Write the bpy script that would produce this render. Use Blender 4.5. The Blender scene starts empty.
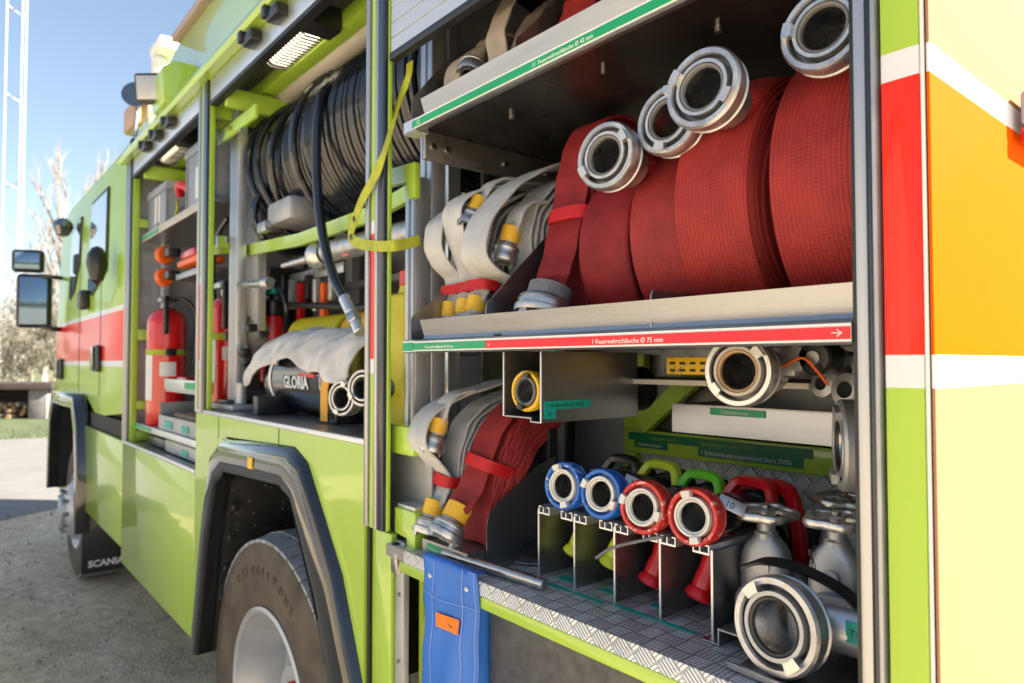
import bpy, bmesh, math, random
from mathutils import Vector as V, Matrix, Euler
random.seed(7)
PI = math.pi
sc = bpy.context.scene
col = sc.collection

# ------------------------------------------------------------------ camera
CAM = V((0.275, -0.8, 1.68)); FPX = 690.0
TH = math.radians(39.8); PT = math.atan(20.5 / FPX)
Fw = V((-math.cos(TH) * math.cos(PT), math.sin(TH) * math.cos(PT), math.sin(PT)))
Rt = V((math.sin(TH), math.cos(TH), 0)); Up = Rt.cross(Fw)
cam = bpy.data.cameras.new('camera'); co = bpy.data.objects.new('camera', cam); col.objects.link(co)
m = Matrix((Rt, Up, -Fw)).transposed().to_4x4(); m.translation = CAM
co.matrix_world = m
cam.sensor_width = 36; cam.lens = 36 * FPX / 1024; cam.clip_start = 0.02; cam.clip_end = 3000
cam.dof.use_dof = True; cam.dof.focus_distance = 1.12; cam.dof.aperture_fstop = 5.0
sc.camera = co


def at(u, v, Y):
    d = Fw + Rt * ((u - 512) / FPX) + Up * ((341.5 - v) / FPX)
    return CAM + d * ((Y - CAM.y) / d.y)


# ------------------------------------------------------------------ materials
MATS = {}


def newmat(name):
    m = bpy.data.materials.new(name); m.use_nodes = True
    nt = m.node_tree; b = nt.nodes['Principled BSDF']
    MATS[name] = m
    return m, nt, b


def N(nt, t, **kw):
    n = nt.nodes.new(t)
    for k, v in kw.items():
        if k in n.inputs: n.inputs[k].default_value = v
        else: setattr(n, k, v)
    return n


def mat(name, c, rough=.5, metal=0, coat=0, var=.12, nscale=8, bump=0, bscale=200, spec=.5, rvar=0, coords='Object', stretch=None, **kw):
    m, nt, b = newmat(name)
    L = nt.links.new
    b.inputs['Base Color'].default_value = (*c, 1); b.inputs['Roughness'].default_value = rough
    b.inputs['Metallic'].default_value = metal; b.inputs['Coat Weight'].default_value = coat
    b.inputs['Coat Roughness'].default_value = kw.get('coat_rough', .05)
    b.inputs['Specular IOR Level'].default_value = spec
    tc = N(nt, 'ShaderNodeTexCoord'); src = tc.outputs[coords]
    if coords == 'Position':
        pass
    if stretch:
        mp = N(nt, 'ShaderNodeMapping'); mp.inputs['Scale'].default_value = stretch
        L(src, mp.inputs['Vector']); src = mp.outputs['Vector']
    if var:
        n = N(nt, 'ShaderNodeTexNoise'); n.inputs['Scale'].default_value = nscale; n.inputs['Detail'].default_value = 6
        n.inputs['Roughness'].default_value = .62
        L(src, n.inputs['Vector'])
        mx = N(nt, 'ShaderNodeMix', data_type='RGBA')
        mx.inputs['A'].default_value = (*[x * (1 - var) for x in c], 1)
        mx.inputs['B'].default_value = (*[min(1, x * (1 + var)) for x in c], 1)
        mr = N(nt, 'ShaderNodeMapRange'); mr.inputs['From Min'].default_value = .3; mr.inputs['From Max'].default_value = .7
        L(n.outputs['Fac'], mr.inputs['Value']); L(mr.outputs['Result'], mx.inputs['Factor'])
        L(mx.outputs['Result'], b.inputs['Base Color'])
        if rvar:
            mr2 = N(nt, 'ShaderNodeMapRange'); mr2.inputs['From Min'].default_value = .3; mr2.inputs['From Max'].default_value = .7
            mr2.inputs['To Min'].default_value = max(.03, rough - rvar); mr2.inputs['To Max'].default_value = rough + rvar
            L(n.outputs['Fac'], mr2.inputs['Value']); L(mr2.outputs['Result'], b.inputs['Roughness'])
    if bump:
        n2 = N(nt, 'ShaderNodeTexNoise'); n2.inputs['Scale'].default_value = bscale; n2.inputs['Detail'].default_value = 3
        L(src, n2.inputs['Vector'])
        bp = N(nt, 'ShaderNodeBump'); bp.inputs['Strength'].default_value = bump; bp.inputs['Distance'].default_value = .002
        L(n2.outputs['Fac'], bp.inputs['Height']); L(bp.outputs['Normal'], b.inputs['Normal'])
    return m


LIME = (.385, .575, .055)
mat('lime', LIME, .30, coat=.8, var=.04, nscale=3, bump=.03, bscale=6)
mat('limedull', (.36, .56, .05), .45, coat=.2, var=.08, nscale=20)
mat('alu', (.62, .62, .62), .38, 1, var=.12, nscale=30, rvar=.1, bump=.05, bscale=500)
mat('sheet', (.38, .39, .415), .33, .95, var=.12, nscale=7, rvar=.08, bump=.12, bscale=120, stretch=(.35, 1, 4))
mat('sheetdark', (.27, .26, .25), .32, .85, var=.3, nscale=14, rvar=.1, bump=.05, bscale=60)
mat('anod', (.66, .68, .72), .34, .75, var=.05, nscale=10, stretch=(1, 1, .05))
mat('anodframe', (.46, .47, .50), .36, .75, var=.08, nscale=10, stretch=(1, 1, .05))
mat('lockerdark', (.085, .085, .09), .42, .3, var=.35, nscale=40, bump=.2, bscale=300)
mat('shutter', (.62, .64, .67), .36, .6, var=.04, nscale=6)
mat('castalu', (.52, .52, .53), .38, .9, var=.30, nscale=34, rvar=.1, bump=.25, bscale=400)
mat('castdull', (.46, .47, .49), .50, .75, var=.10, nscale=26, bump=.15, bscale=260)
mat('worn', (.62, .61, .59), .34, .9, var=.10, nscale=70, rvar=.10, bump=.12, bscale=180)
mat('castdark', (.20, .20, .21), .42, .8, var=.2, nscale=50, bump=.15, bscale=200)
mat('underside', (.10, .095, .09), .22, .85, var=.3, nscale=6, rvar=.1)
mat('steel', (.45, .45, .45), .3, 1, var=.15, nscale=40, rvar=.1)
mat('rubber', (.012, .012, .014), .45, 0, var=.3, nscale=30, bump=.1)
mat('navy', (.016, .022, .04), .28, 0, coat=.4, var=.1)
mat('gasket', (.025, .025, .03), .4, var=.2)
mat('gasketgrey', (.16, .16, .16), .5, var=.2, nscale=60)
mat('blackplastic', (.014, .014, .016), .35, var=.2, coat=.2)
mat('fender', (.010, .010, .012), .14, coat=1, var=.3, nscale=5, bump=.05, bscale=8)
mat('liner', (.018, .018, .018), .7, var=.5, nscale=22)
mat('tyre', (.095, .076, .060), .8, var=.45, nscale=7, bump=.35, bscale=150)
mat('tread', (.30, .32, .35), .7, var=.3, nscale=30, bump=.5, bscale=120)
mat('rimpaint', (.50, .51, .53), .4, .4, var=.12, nscale=8)
mat('white', (.78, .78, .76), .45, var=.04)
mat('green', (.004, .32, .13), .4, var=.05)
mat('greendark', (.004, .16, .06), .4, var=.05)
mat('teal', (.005, .36, .30), .4, var=.05)
mat('redtape', (.72, .015, .03), .4, var=.05)
mat('paper', (.75, .75, .72), .6, var=.05)
mat('ink', (.01, .01, .012), .5, var=0)
mat('bluepaint', (.012, .13, .52), .38, var=.18, nscale=60, coat=.3)
mat('redpaint', (.62, .035, .03), .36, var=.22, nscale=70, coat=.3)
mat('yellowpaint', (.80, .52, .02), .4, var=.1, nscale=50, coat=.2)
mat('whiteplastic', (.66, .66, .62), .4, var=.06, nscale=60)
mat('redgrip', (.56, .006, .012), .3, coat=.5, var=.12, nscale=30)
mat('limegrip', (.16, .62, .03), .4, coat=.2, var=.1, nscale=30)
mat('yellowgrip', (.60, .70, .03), .4, coat=.2, var=.1, nscale=30)
mat('sleeve', (.82, .48, .03), .55, var=.12, nscale=60)
mat('strapred', (.50, .004, .010), .6, var=.15, nscale=80, bump=.3, bscale=600)
mat('strapyellow', (.40, .43, .03), .6, var=.2, nscale=40, bump=.3, bscale=700)
mat('straporange', (.78, .38, .02), .6, var=.1, nscale=40)
mat('greyband', (.16, .17, .18), .6, var=.3, nscale=80)
mat('extred', (.66, .012, .012), .22, coat=.8, var=.05)
mat('stainless', (.22, .22, .225), .2, 1, var=.06, nscale=5, rvar=.05)
mat('cloth', (.60, .59, .58), .9, var=.22, nscale=9, bump=.9, bscale=160)
mat('canyellow', (.62, .54, .02), .4, var=.05, nscale=4)
mat('crate', (.27, .30, .36), .5, var=.08)
mat('bagblue', (.03, .16, .60), .42, var=.14, nscale=7, bump=.5, bscale=14)
mat('bagseam', (.35, .45, .75), .6, var=.1)
mat('orange', (.86, .20, .01), .5, var=.05)
mat('orangepl', (.85, .13, .01), .4, var=.05)
mat('wood', (.38, .27, .16), .7, var=.2, nscale=12, stretch=(1, 8, 1))
mat('glass', (.10, .12, .15), .03, 0, coat=1, var=0, spec=.8)
mat('mirrorglass', (.16, .24, .34), .06, .7, var=0)
mat('blackhose', (.012, .015, .024), .24, var=.2, nscale=5, coat=.5, bump=.1, bscale=100)
mat('panelgrey', (.40, .41, .43), .42, .5, var=.18, nscale=12, rvar=.08)
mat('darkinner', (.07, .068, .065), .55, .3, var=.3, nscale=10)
mat('canvas', (.50, .47, .42), .55, .2, var=.08)
mat('cable', (.55, .48, .4), .6, var=.1)
mat('bark', (.24, .20, .17), .9, var=.3, nscale=3)
mat('barkpale', (.30, .26, .23), .9, var=.2, nscale=3)
mat('leafpale', (.17, .17, .10), .8, var=.4, nscale=1.2)
mat('blossom', (.22, .205, .165), .8, var=.3, nscale=1.2)
mat('logwood', (.32, .2, .12), .85, var=.4, nscale=6)
mat('darkbeam', (.05, .035, .03), .8, var=.3)
mat('concretepost', (.22, .2, .2), .8, var=.2)
mat('mast', (.42, .43, .46), .5, .3, var=.05)
mat('roofpanel', (.42, .60, .22), .25, coat=.8, var=.08, nscale=2)
mat('roofbrown', (.40, .28, .22), .5, var=.1)
mat('tanbox', (.48, .30, .18), .5, var=.15)


def chipped(name, c, under, rough=.36, thr=.60):
    m, nt, b = newmat(name); L = nt.links.new
    tc = N(nt, 'ShaderNodeTexCoord'); n = N(nt, 'ShaderNodeTexNoise'); n.inputs['Scale'].default_value = 130; n.inputs['Detail'].default_value = 5
    n2 = N(nt, 'ShaderNodeTexNoise'); n2.inputs['Scale'].default_value = 16
    L(tc.outputs['Object'], n.inputs['Vector']); L(tc.outputs['Object'], n2.inputs['Vector'])
    ad = N(nt, 'ShaderNodeMath', operation='MULTIPLY_ADD'); L(n2.outputs['Fac'], ad.inputs[0]); ad.inputs[1].default_value = .45; L(n.outputs['Fac'], ad.inputs[2])
    cr = N(nt, 'ShaderNodeValToRGB'); e = cr.color_ramp.elements; e[0].position = thr + .20; e[0].color = (*c, 1); e[1].position = thr + .225; e[1].color = (*under, 1)
    L(ad.outputs[0], cr.inputs['Fac']); L(cr.outputs['Color'], b.inputs['Base Color']); b.inputs['Roughness'].default_value = rough
    bp = N(nt, 'ShaderNodeBump'); bp.inputs['Strength'].default_value = .25; bp.inputs['Distance'].default_value = .001; L(ad.outputs[0], bp.inputs['Height']); L(bp.outputs['Normal'], b.inputs['Normal'])


chipped('bluepaint', (.010, .12, .50), (.45, .55, .68), thr=.665)
chipped('redpaint', (.55, .022, .022), (.66, .36, .34), thr=.655)
chipped('yellowpaint', (.78, .48, .015), (.25, .22, .18), thr=.68)


def emit(name, c, s):
    m, nt, b = newmat(name)
    b.inputs['Base Color'].default_value = (*c, 1); b.inputs['Emission Color'].default_value = (*c, 1)
    b.inputs['Emission Strength'].default_value = s


emit('lamplens', (1, .87, .62), 1.0)


def livery(name, LIME, RED, coat, WH=(.74, .74, .76)):
    m, nt, b = newmat(name); L = nt.links.new
    g = N(nt, 'ShaderNodeNewGeometry'); s = N(nt, 'ShaderNodeSeparateXYZ'); L(g.outputs['Position'], s.inputs[0])
    cr = N(nt, 'ShaderNodeValToRGB'); cr.color_ramp.interpolation = 'CONSTANT'
    mr = N(nt, 'ShaderNodeMapRange'); mr.inputs['From Min'].default_value = 1.5; mr.inputs['From Max'].default_value = 2.5
    L(s.outputs['Z'], mr.inputs['Value']); L(mr.outputs['Result'], cr.inputs['Fac'])
    els = [(0, LIME), (.152, WH), (.184, RED), (.487, WH), (.517, LIME)]
    e = cr.color_ramp.elements
    e[0].position = 0; e[0].color = (*LIME, 1); e[1].position = .152; e[1].color = (.74, .74, .76, 1)
    for p, c in els[2:]:
        k = e.new(p); k.color = (*c, 1)
    L(cr.outputs['Color'], b.inputs['Base Color'])
    b.inputs['Roughness'].default_value = .3 if name == 'livery' else .7; b.inputs['Coat Weight'].default_value = coat; b.inputs['Specular IOR Level'].default_value = .3 if coat > .1 else .02; b.inputs['Coat Roughness'].default_value = .04
    n = N(nt, 'ShaderNodeTexNoise'); n.inputs['Scale'].default_value = 4; L(g.outputs['Position'], n.inputs['Vector'])
    bp = N(nt, 'ShaderNodeBump'); bp.inputs['Strength'].default_value = .03; bp.inputs['Distance'].default_value = .01
    L(n.outputs['Fac'], bp.inputs['Height']); L(bp.outputs['Normal'], b.inputs['Normal'])


livery('livery', LIME, (.90, .020, .002), .30)
livery('livery_sunlit', (.40, .205, .115), (.86, .112, .001), .05)  # same lime and red paint, with sun overexposure put into the base colours


def hosemat(name, c, rib, cross, var=.2, ribs=.5, rough=.55, dirt=None):
    """woven hose: fine ribs along the hose (period in metres over UV.x) crossed by weave steps (UV.y)"""
    m, nt, b = newmat(name); L = nt.links.new
    uv = N(nt, 'ShaderNodeUVMap', uv_map='UVMap'); s = N(nt, 'ShaderNodeSeparateXYZ'); L(uv.outputs[0], s.inputs[0])

    def wave(out, period, ph=None):
        a = N(nt, 'ShaderNodeMath', operation='MULTIPLY'); L(out, a.inputs[0]); a.inputs[1].default_value = 2 * PI / period
        if ph is not None:
            ad = N(nt, 'ShaderNodeMath', operation='ADD'); L(a.outputs[0], ad.inputs[0]); L(ph, ad.inputs[1]); a = ad
        q = N(nt, 'ShaderNodeMath', operation='SINE'); L(a.outputs[0], q.inputs[0])
        return q.outputs[0]
    w1 = wave(s.outputs['X'], rib)
    w2 = wave(s.outputs['Y'], cross, None)
    mu = N(nt, 'ShaderNodeMath', operation='MULTIPLY_ADD'); L(w2, mu.inputs[0]); mu.inputs[1].default_value = .3; L(w1, mu.inputs[2])
    bp = N(nt, 'ShaderNodeBump'); bp.inputs['Strength'].default_value = ribs; bp.inputs['Distance'].default_value = .0006
    nb = N(nt, 'ShaderNodeTexNoise'); nb.inputs['Scale'].default_value = 22; nb.inputs['Detail'].default_value = 4
    ma = N(nt, 'ShaderNodeMath', operation='MULTIPLY_ADD'); L(nb.outputs['Fac'], ma.inputs[0]); ma.inputs[1].default_value = 4; L(mu.outputs[0], ma.inputs[2]); L(ma.outputs[0], bp.inputs['Height'])
    tc = N(nt, 'ShaderNodeTexCoord')
    n = N(nt, 'ShaderNodeTexNoise'); n.inputs['Scale'].default_value = 16; n.inputs['Detail'].default_value = 6; L(tc.outputs['Object'], n.inputs['Vector']); L(tc.outputs['Object'], nb.inputs['Vector'])
    mx = N(nt, 'ShaderNodeMix', data_type='RGBA')
    mx.inputs['A'].default_value = (*[x * (1 - var) for x in c], 1)
    mx.inputs['B'].default_value = (*[min(1, x * (1 + var)) for x in c], 1)
    mr = N(nt, 'ShaderNodeMapRange'); mr.inputs['From Min'].default_value = .3; mr.inputs['From Max'].default_value = .7
    L(n.outputs['Fac'], mr.inputs['Value']); L(mr.outputs['Result'], mx.inputs['Factor'])
    mx2 = N(nt, 'ShaderNodeMix', data_type='RGBA', blend_type='MULTIPLY')
    mr3 = N(nt, 'ShaderNodeMapRange'); mr3.inputs['From Min'].default_value = -1.4; mr3.inputs['From Max'].default_value = 1.4
    mr3.inputs['To Min'].default_value = .72; mr3.inputs['To Max'].default_value = 1.0
    L(mu.outputs[0], mr3.inputs['Value']); mx2.inputs['Factor'].default_value = 1
    L(mx.outputs['Result'], mx2.inputs['A']); L(mr3.outputs['Result'], mx2.inputs['B'])
    L(mx2.outputs['Result'], b.inputs['Base Color']); L(bp.outputs['Normal'], b.inputs['Normal'])
    b.inputs['Roughness'].default_value = rough
    b.inputs['Specular IOR Level'].default_value = .25


hosemat('redhose', (.36, .036, .036), .0062, .0050, var=.20, ribs=.8)
hosemat('redhosedark', (.30, .024, .030), .0058, .0046, var=.22, ribs=.8)
hosemat('redhosebright', (.38, .034, .030), .0066, .0054, var=.18, ribs=.9)
hosemat('whitehose', (.62, .63, .64), .0036, .0030, var=.14, ribs=.6, rough=.75)
hosemat('beigehose', (.42, .36, .30), .0030, .0026, var=.18, ribs=.3, rough=.75)


def treadplate():
    """aluminium chequer plate: five-bar lozenges alternating direction, as bump on UV-free object coords (X,Y) or (X,Z)"""
    for name, ax in (('treadfloor', ('X', 'Y')), ('treadwall', ('X', 'Z'))):
        m, nt, b = newmat(name); L = nt.links.new
        g = N(nt, 'ShaderNodeNewGeometry'); s = N(nt, 'ShaderNodeSeparateXYZ'); L(g.outputs['Position'], s.inputs[0])

        def M(op, a, bb=None, c=None):
            n = N(nt, 'ShaderNodeMath', operation=op)
            for i, x in enumerate((a, bb, c)):
                if x is None: continue
                if isinstance(x, (int, float)): n.inputs[i].default_value = x
                else: L(x, n.inputs[i])
            return n.outputs[0]
        ang = 0 if name == 'treadfloor' else math.radians(45)
        x = s.outputs[ax[0]]; y = s.outputs[ax[1]]
        xr = M('ADD', M('MULTIPLY', x, math.cos(ang)), M('MULTIPLY', y, math.sin(ang)))
        yr = M('ADD', M('MULTIPLY', x, -math.sin(ang)), M('MULTIPLY', y, math.cos(ang)))
        CELL = .036 if name == 'treadfloor' else .030
        cx = M('DIVIDE', xr, CELL); cy = M('DIVIDE', yr, CELL)
        par = M('MODULO', M('ADD', M('ADD', M('FLOOR', cx), M('FLOOR', cy)), 1000), 2)   # 0 or 1
        fx = M('FRACT', cx); fy = M('FRACT', cy)

        def bars(a, c):   # five bars across c, ends faded along a
            w = M('ABSOLUTE', M('SINE', M('MULTIPLY', c, PI * 5)))
            e = M('MULTIPLY', M('SMOOTH_MIN', M('MULTIPLY', M('MULTIPLY', a, 7), 1), 1, .1), 1)
            e2 = M('SMOOTH_MIN', M('MULTIPLY', M('SUBTRACT', 1, a), 7), 1, .1)
            return M('MULTIPLY', M('MULTIPLY', M('POWER', w, .8), e), e2)
        h = M('ADD', M('MULTIPLY', bars(fx, fy), par), M('MULTIPLY', bars(fy, fx), M('SUBTRACT', 1, par)))
        bp = N(nt, 'ShaderNodeBump'); bp.inputs['Strength'].default_value = 1; bp.inputs['Distance'].default_value = .0024
        L(h, bp.inputs['Height']); L(bp.outputs['Normal'], b.inputs['Normal'])
        n = N(nt, 'ShaderNodeTexNoise'); n.inputs['Scale'].default_value = 14; n.inputs['Detail'].default_value = 5
        L(g.outputs['Position'], n.inputs['Vector'])
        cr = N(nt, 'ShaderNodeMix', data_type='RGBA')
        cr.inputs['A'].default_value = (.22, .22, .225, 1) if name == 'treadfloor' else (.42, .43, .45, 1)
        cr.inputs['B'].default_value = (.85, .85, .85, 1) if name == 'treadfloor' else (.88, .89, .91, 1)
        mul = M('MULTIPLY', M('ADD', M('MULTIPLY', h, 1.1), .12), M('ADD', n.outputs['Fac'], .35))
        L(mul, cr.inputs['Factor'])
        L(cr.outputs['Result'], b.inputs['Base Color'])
        b.inputs['Metallic'].default_value = .6; b.inputs['Roughness'].default_value = .42


treadplate()


def groundmats():
    m, nt, b = newmat('ground'); L = nt.links.new
    g = N(nt, 'ShaderNodeNewGeometry')
    n1 = N(nt, 'ShaderNodeTexNoise'); n1.inputs['Scale'].default_value = 1.7; n1.inputs['Detail'].default_value = 9; n1.inputs['Roughness'].default_value = .65; n1.inputs['Distortion'].default_value = .6
    n2 = N(nt, 'ShaderNodeTexNoise'); n2.inputs['Scale'].default_value = 11; n2.inputs['Detail'].default_value = 10; n2.inputs['Roughness'].default_value = .75
    v = N(nt, 'ShaderNodeTexVoronoi'); v.inputs['Scale'].default_value = 60
    for n in (n1, n2, v): L(g.outputs['Position'], n.inputs['Vector'])
    r1 = N(nt, 'ShaderNodeValToRGB'); r1.color_ramp.elements[0].position = .33; r1.color_ramp.elements[1].position = .68
    r1.color_ramp.elements[0].color = (.62, .50, .36, 1); r1.color_ramp.elements[1].color = (.92, .76, .55, 1)
    L(n1.outputs['Fac'], r1.inputs['Fac'])
    r2 = N(nt, 'ShaderNodeValToRGB'); r2.color_ramp.elements[0].position = .3; r2.color_ramp.elements[1].position = .72
    r2.color_ramp.elements[0].color = (.50, .48, .45, 1); r2.color_ramp.elements[1].color = (1.12, 1.1, 1.08, 1)
    L(n2.outputs['Fac'], r2.inputs['Fac'])
    mx = N(nt, 'ShaderNodeMix', data_type='RGBA', blend_type='MULTIPLY'); mx.inputs['Factor'].default_value = 1
    L(r1.outputs['Color'], mx.inputs['A']); L(r2.outputs['Color'], mx.inputs['B'])
    L(mx.outputs['Result'], b.inputs['Base Color']); b.inputs['Roughness'].default_value = .95
    ad = N(nt, 'ShaderNodeMath', operation='ADD'); L(n2.outputs['Fac'], ad.inputs[0]); L(v.outputs['Distance'], ad.inputs[1])
    bp = N(nt, 'ShaderNodeBump'); bp.inputs['Strength'].default_value = .5; bp.inputs['Distance'].default_value = .015
    L(ad.outputs[0], bp.inputs['Height']); L(bp.outputs['Normal'], b.inputs['Normal'])
    mat('paving', (.19, .18, .17), .85, var=.12, nscale=1.5, bump=.3, bscale=30)
    mat('grass', (.085, .105, .045), .9, var=.4, nscale=2, bump=.6, bscale=20)
    mat('farfield', (.14, .15, .07), .95, var=.3, nscale=.2)


groundmats()


# ------------------------------------------------------------------ mesh helpers
def smooth_path(pts, n=8, closed=False):
    pts = [V(p) for p in pts]; out = []
    L = len(pts)
    rng = range(L if closed else L - 1)
    for i in rng:
        if closed: p0, p1, p2, p3 = (pts[(i + k - 1) % L] for k in range(4))
        else:
            p1, p2 = pts[i], pts[i + 1]
            p0 = pts[i - 1] if i else p1 * 2 - p2
            p3 = pts[i + 2] if i + 2 < L else p2 * 2 - p1
        for k in range(n):
            t = k / n
            out.append(.5 * ((2 * p1) + (p2 - p0) * t + (2 * p0 - 5 * p1 + 4 * p2 - p3) * t * t + (3 * p1 - p0 - 3 * p2 + p3) * t ** 3))
    if not closed: out.append(pts[-1])
    return out


def resample(pts, n):
    d = [0]
    for a, b in zip(pts, pts[1:]): d.append(d[-1] + (b - a).length)
    out = []; j = 0
    for i in range(n):
        s = d[-1] * i / (n - 1)
        while j < len(d) - 2 and d[j + 1] < s: j += 1
        k = (s - d[j]) / max(1e-9, d[j + 1] - d[j]); out.append(pts[j].lerp(pts[j + 1], k))
    return out


class MB:
    def __init__(s):
        s.bm = bmesh.new(); s.uv = s.bm.loops.layers.uv.new('UVMap'); s.mats = []; s.M = Matrix()

    def mi(s, m):
        if m not in s.mats: s.mats.append(m)
        return s.mats.index(m)

    def v(s, p): return s.bm.verts.new(s.M @ V(p))

    def f(s, vs, mt, uvs=None):
        try: fc = s.bm.faces.new(vs)
        except ValueError: return None
        fc.material_index = s.mi(mt); fc.smooth = True
        if uvs:
            for l, q in zip(fc.loops, uvs): l[s.uv].uv = q
        return fc

    def box(s, lo, hi, mt, bev=0, seg=2):
        x0, y0, z0 = (min(a, b) for a, b in zip(lo, hi)); x1, y1, z1 = (max(a, b) for a, b in zip(lo, hi))
        vs = [s.v(p) for p in ((x0, y0, z0), (x1, y0, z0), (x1, y1, z0), (x0, y1, z0), (x0, y0, z1), (x1, y0, z1), (x1, y1, z1), (x0, y1, z1))]
        fs = [s.f([vs[i] for i in q], mt) for q in ((3, 2, 1, 0), (4, 5, 6, 7), (0, 1, 5, 4), (1, 2, 6, 5), (2, 3, 7, 6), (3, 0, 4, 7))]
        if bev:
            es = list({e for f in fs for e in f.edges})
            bmesh.ops.bevel(s.bm, geom=es, offset=bev, segments=seg, profile=.5, affect='EDGES', clamp_overlap=True, material=-1)
        return s

    def prism(s, pts, ax, a0, a1, mt, bev=0):
        """polygon pts in the plane perpendicular to axis ax ('x': (y,z), 'y': (x,z), 'z': (x,y)), extruded a0..a1"""
        def P(q, a): return {'x': (a, q[0], q[1]), 'y': (q[0], a, q[1]), 'z': (q[0], q[1], a)}[ax]
        A = [s.v(P(q, a0)) for q in pts]; B = [s.v(P(q, a1)) for q in pts]; n = len(pts)
        fs = [s.f(A, mt), s.f(B[::-1], mt)]
        for i in range(n): fs.append(s.f([A[i], B[i], B[(i + 1) % n], A[(i + 1) % n]], mt))
        if bev:
            es = list({e for f in fs if f for e in f.edges})
            bmesh.ops.bevel(s.bm, geom=es, offset=bev, segments=2, profile=.5, affect='EDGES', clamp_overlap=True, material=-1)
        return s

    def ringprism(s, outer, inner, ax, a0, a1, mt):
        """open band between two polylines of equal length (an arch), extruded"""
        n = len(outer)
        def P(q, a): return {'x': (a, q[0], q[1]), 'y': (q[0], a, q[1])}[ax]
        O0 = [s.v(P(q, a0)) for q in outer]; I0 = [s.v(P(q, a0)) for q in inner]
        O1 = [s.v(P(q, a1)) for q in outer]; I1 = [s.v(P(q, a1)) for q in inner]
        for i in range(n - 1):
            s.f([O0[i], O0[i + 1], I0[i + 1], I0[i]], mt); s.f([O1[i], I1[i], I1[i + 1], O1[i + 1]], mt)
            s.f([O0[i], O1[i], O1[i + 1], O0[i + 1]], mt); s.f([I0[i], I0[i + 1], I1[i + 1], I1[i]], mt)
        for i in (0, n - 1): s.f([O0[i], I0[i], I1[i], O1[i]], mt)
        return s

    def lathe(s, prof, mt, o=(0, 0, 0), ax=(0, 0, 1), seg=40, mats=None, a0=0, a1=2 * PI, uvw=False):
        """prof: list of (r, h); mats: per-segment material names"""
        ax = V(ax).normalized(); o = V(o)
        X = ax.orthogonal().normalized(); Y = ax.cross(X)
        full = abs(a1 - a0 - 2 * PI) < 1e-6; cnt = seg if full else seg + 1
        rings = []; acc = [0]
        for i, (r, h) in enumerate(prof):
            if i: acc.append(acc[-1] + math.dist(prof[i], prof[i - 1]))
            if r < 1e-6: rings.append([s.v(o + ax * h)])
            else: rings.append([s.v(o + ax * h + (X * math.cos(a0 + (a1 - a0) * k / seg) + Y * math.sin(a0 + (a1 - a0) * k / seg)) * r) for k in range(cnt)])
        for i in range(len(rings) - 1):
            A, B = rings[i], rings[i + 1]; mm = mats[i] if mats else mt
            for k in range(seg):
                k2 = (k + 1) % cnt
                rr = max(prof[i][0], .05)
                u0, u1, v0, v1 = acc[i], acc[i + 1], k * 2 * PI / seg * rr, (k + 1) * 2 * PI / seg * rr
                if len(A) == 1 and len(B) == 1: continue
                if len(A) == 1: s.f([A[0], B[k2], B[k]], mm, [(u0, v0), (u1, v1), (u1, v0)])
                elif len(B) == 1: s.f([A[k], A[k2], B[0]], mm, [(u0, v0), (u0, v1), (u1, v0)])
                else: s.f([A[k], A[k2], B[k2], B[k]], mm, [(u0, v0), (u0, v1), (u1, v1), (u1, v0)])
        return s

    def cyl(s, a, b, r, mt, seg=16, r2=None, bev=0):
        a, b = V(a), V(b); h = (b - a).length; r2 = r if r2 is None else r2
        c = min(bev, r * .5, h * .4)
        prof = [(0, 0), (r - c, 0), (r, c), (r2, h - c), (r2 - c, h), (0, h)] if bev else [(0, 0), (r, 0), (r2, h), (0, h)]
        return s.lathe(prof, mt, a, b - a, seg)

    def sweep(s, path, sec, mt, W=None, closed=False, caps=True, sec_closed=True):
        """sec: list of (a,b): a along W (or frame X), b along normal; UV.x = across, UV.y = along, in metres"""
        path = [V(p) for p in path]; n = len(path); rings = []; d = 0
        prevX = None; vs = []
        for i, p in enumerate(path):
            if closed: T = path[(i + 1) % n] - path[i - 1]
            else: T = path[min(i + 1, n - 1)] - path[max(i - 1, 0)]
            T.normalize()
            if W is not None:
                X = V(W[i]) if isinstance(W, list) else V(W)
                X = (X - T * X.dot(T)).normalized()
            else:
                X = T.orthogonal().normalized() if prevX is None else (prevX - T * prevX.dot(T)).normalized()
            prevX = X; Y = T.cross(X)
            if i: d += (p - path[i - 1]).length
            vs.append(d)
            rings.append([s.v(p + X * a + Y * b) for a, b in sec])
        m_ = len(sec); acc = [0]
        for k in range(m_): acc.append(acc[-1] + math.dist(sec[k], sec[(k + 1) % m_]))
        for i in range(n if closed else n - 1):
            A, B = rings[i], rings[(i + 1) % n]; v0 = vs[i]; v1 = vs[i + 1] if i + 1 < n else vs[i] + (path[0] - path[i]).length
            for k in range(m_ if sec_closed else m_ - 1):
                k2 = (k + 1) % m_
                s.f([A[k], A[k2], B[k2], B[k]], mt, [(acc[k], v0), (acc[k + 1], v0), (acc[k + 1], v1), (acc[k], v1)])
        if caps and not closed and sec_closed:
            s.f(rings[0][::-1], mt); s.f(rings[-1], mt)
        return s

    def tube(s, path, r, mt, seg=10, closed=False, sm=0):
        if sm: path = smooth_path(path, sm, closed)
        return s.sweep(path, [(r * math.cos(2 * PI * k / seg), r * math.sin(2 * PI * k / seg)) for k in range(seg)], mt, closed=closed)

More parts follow.
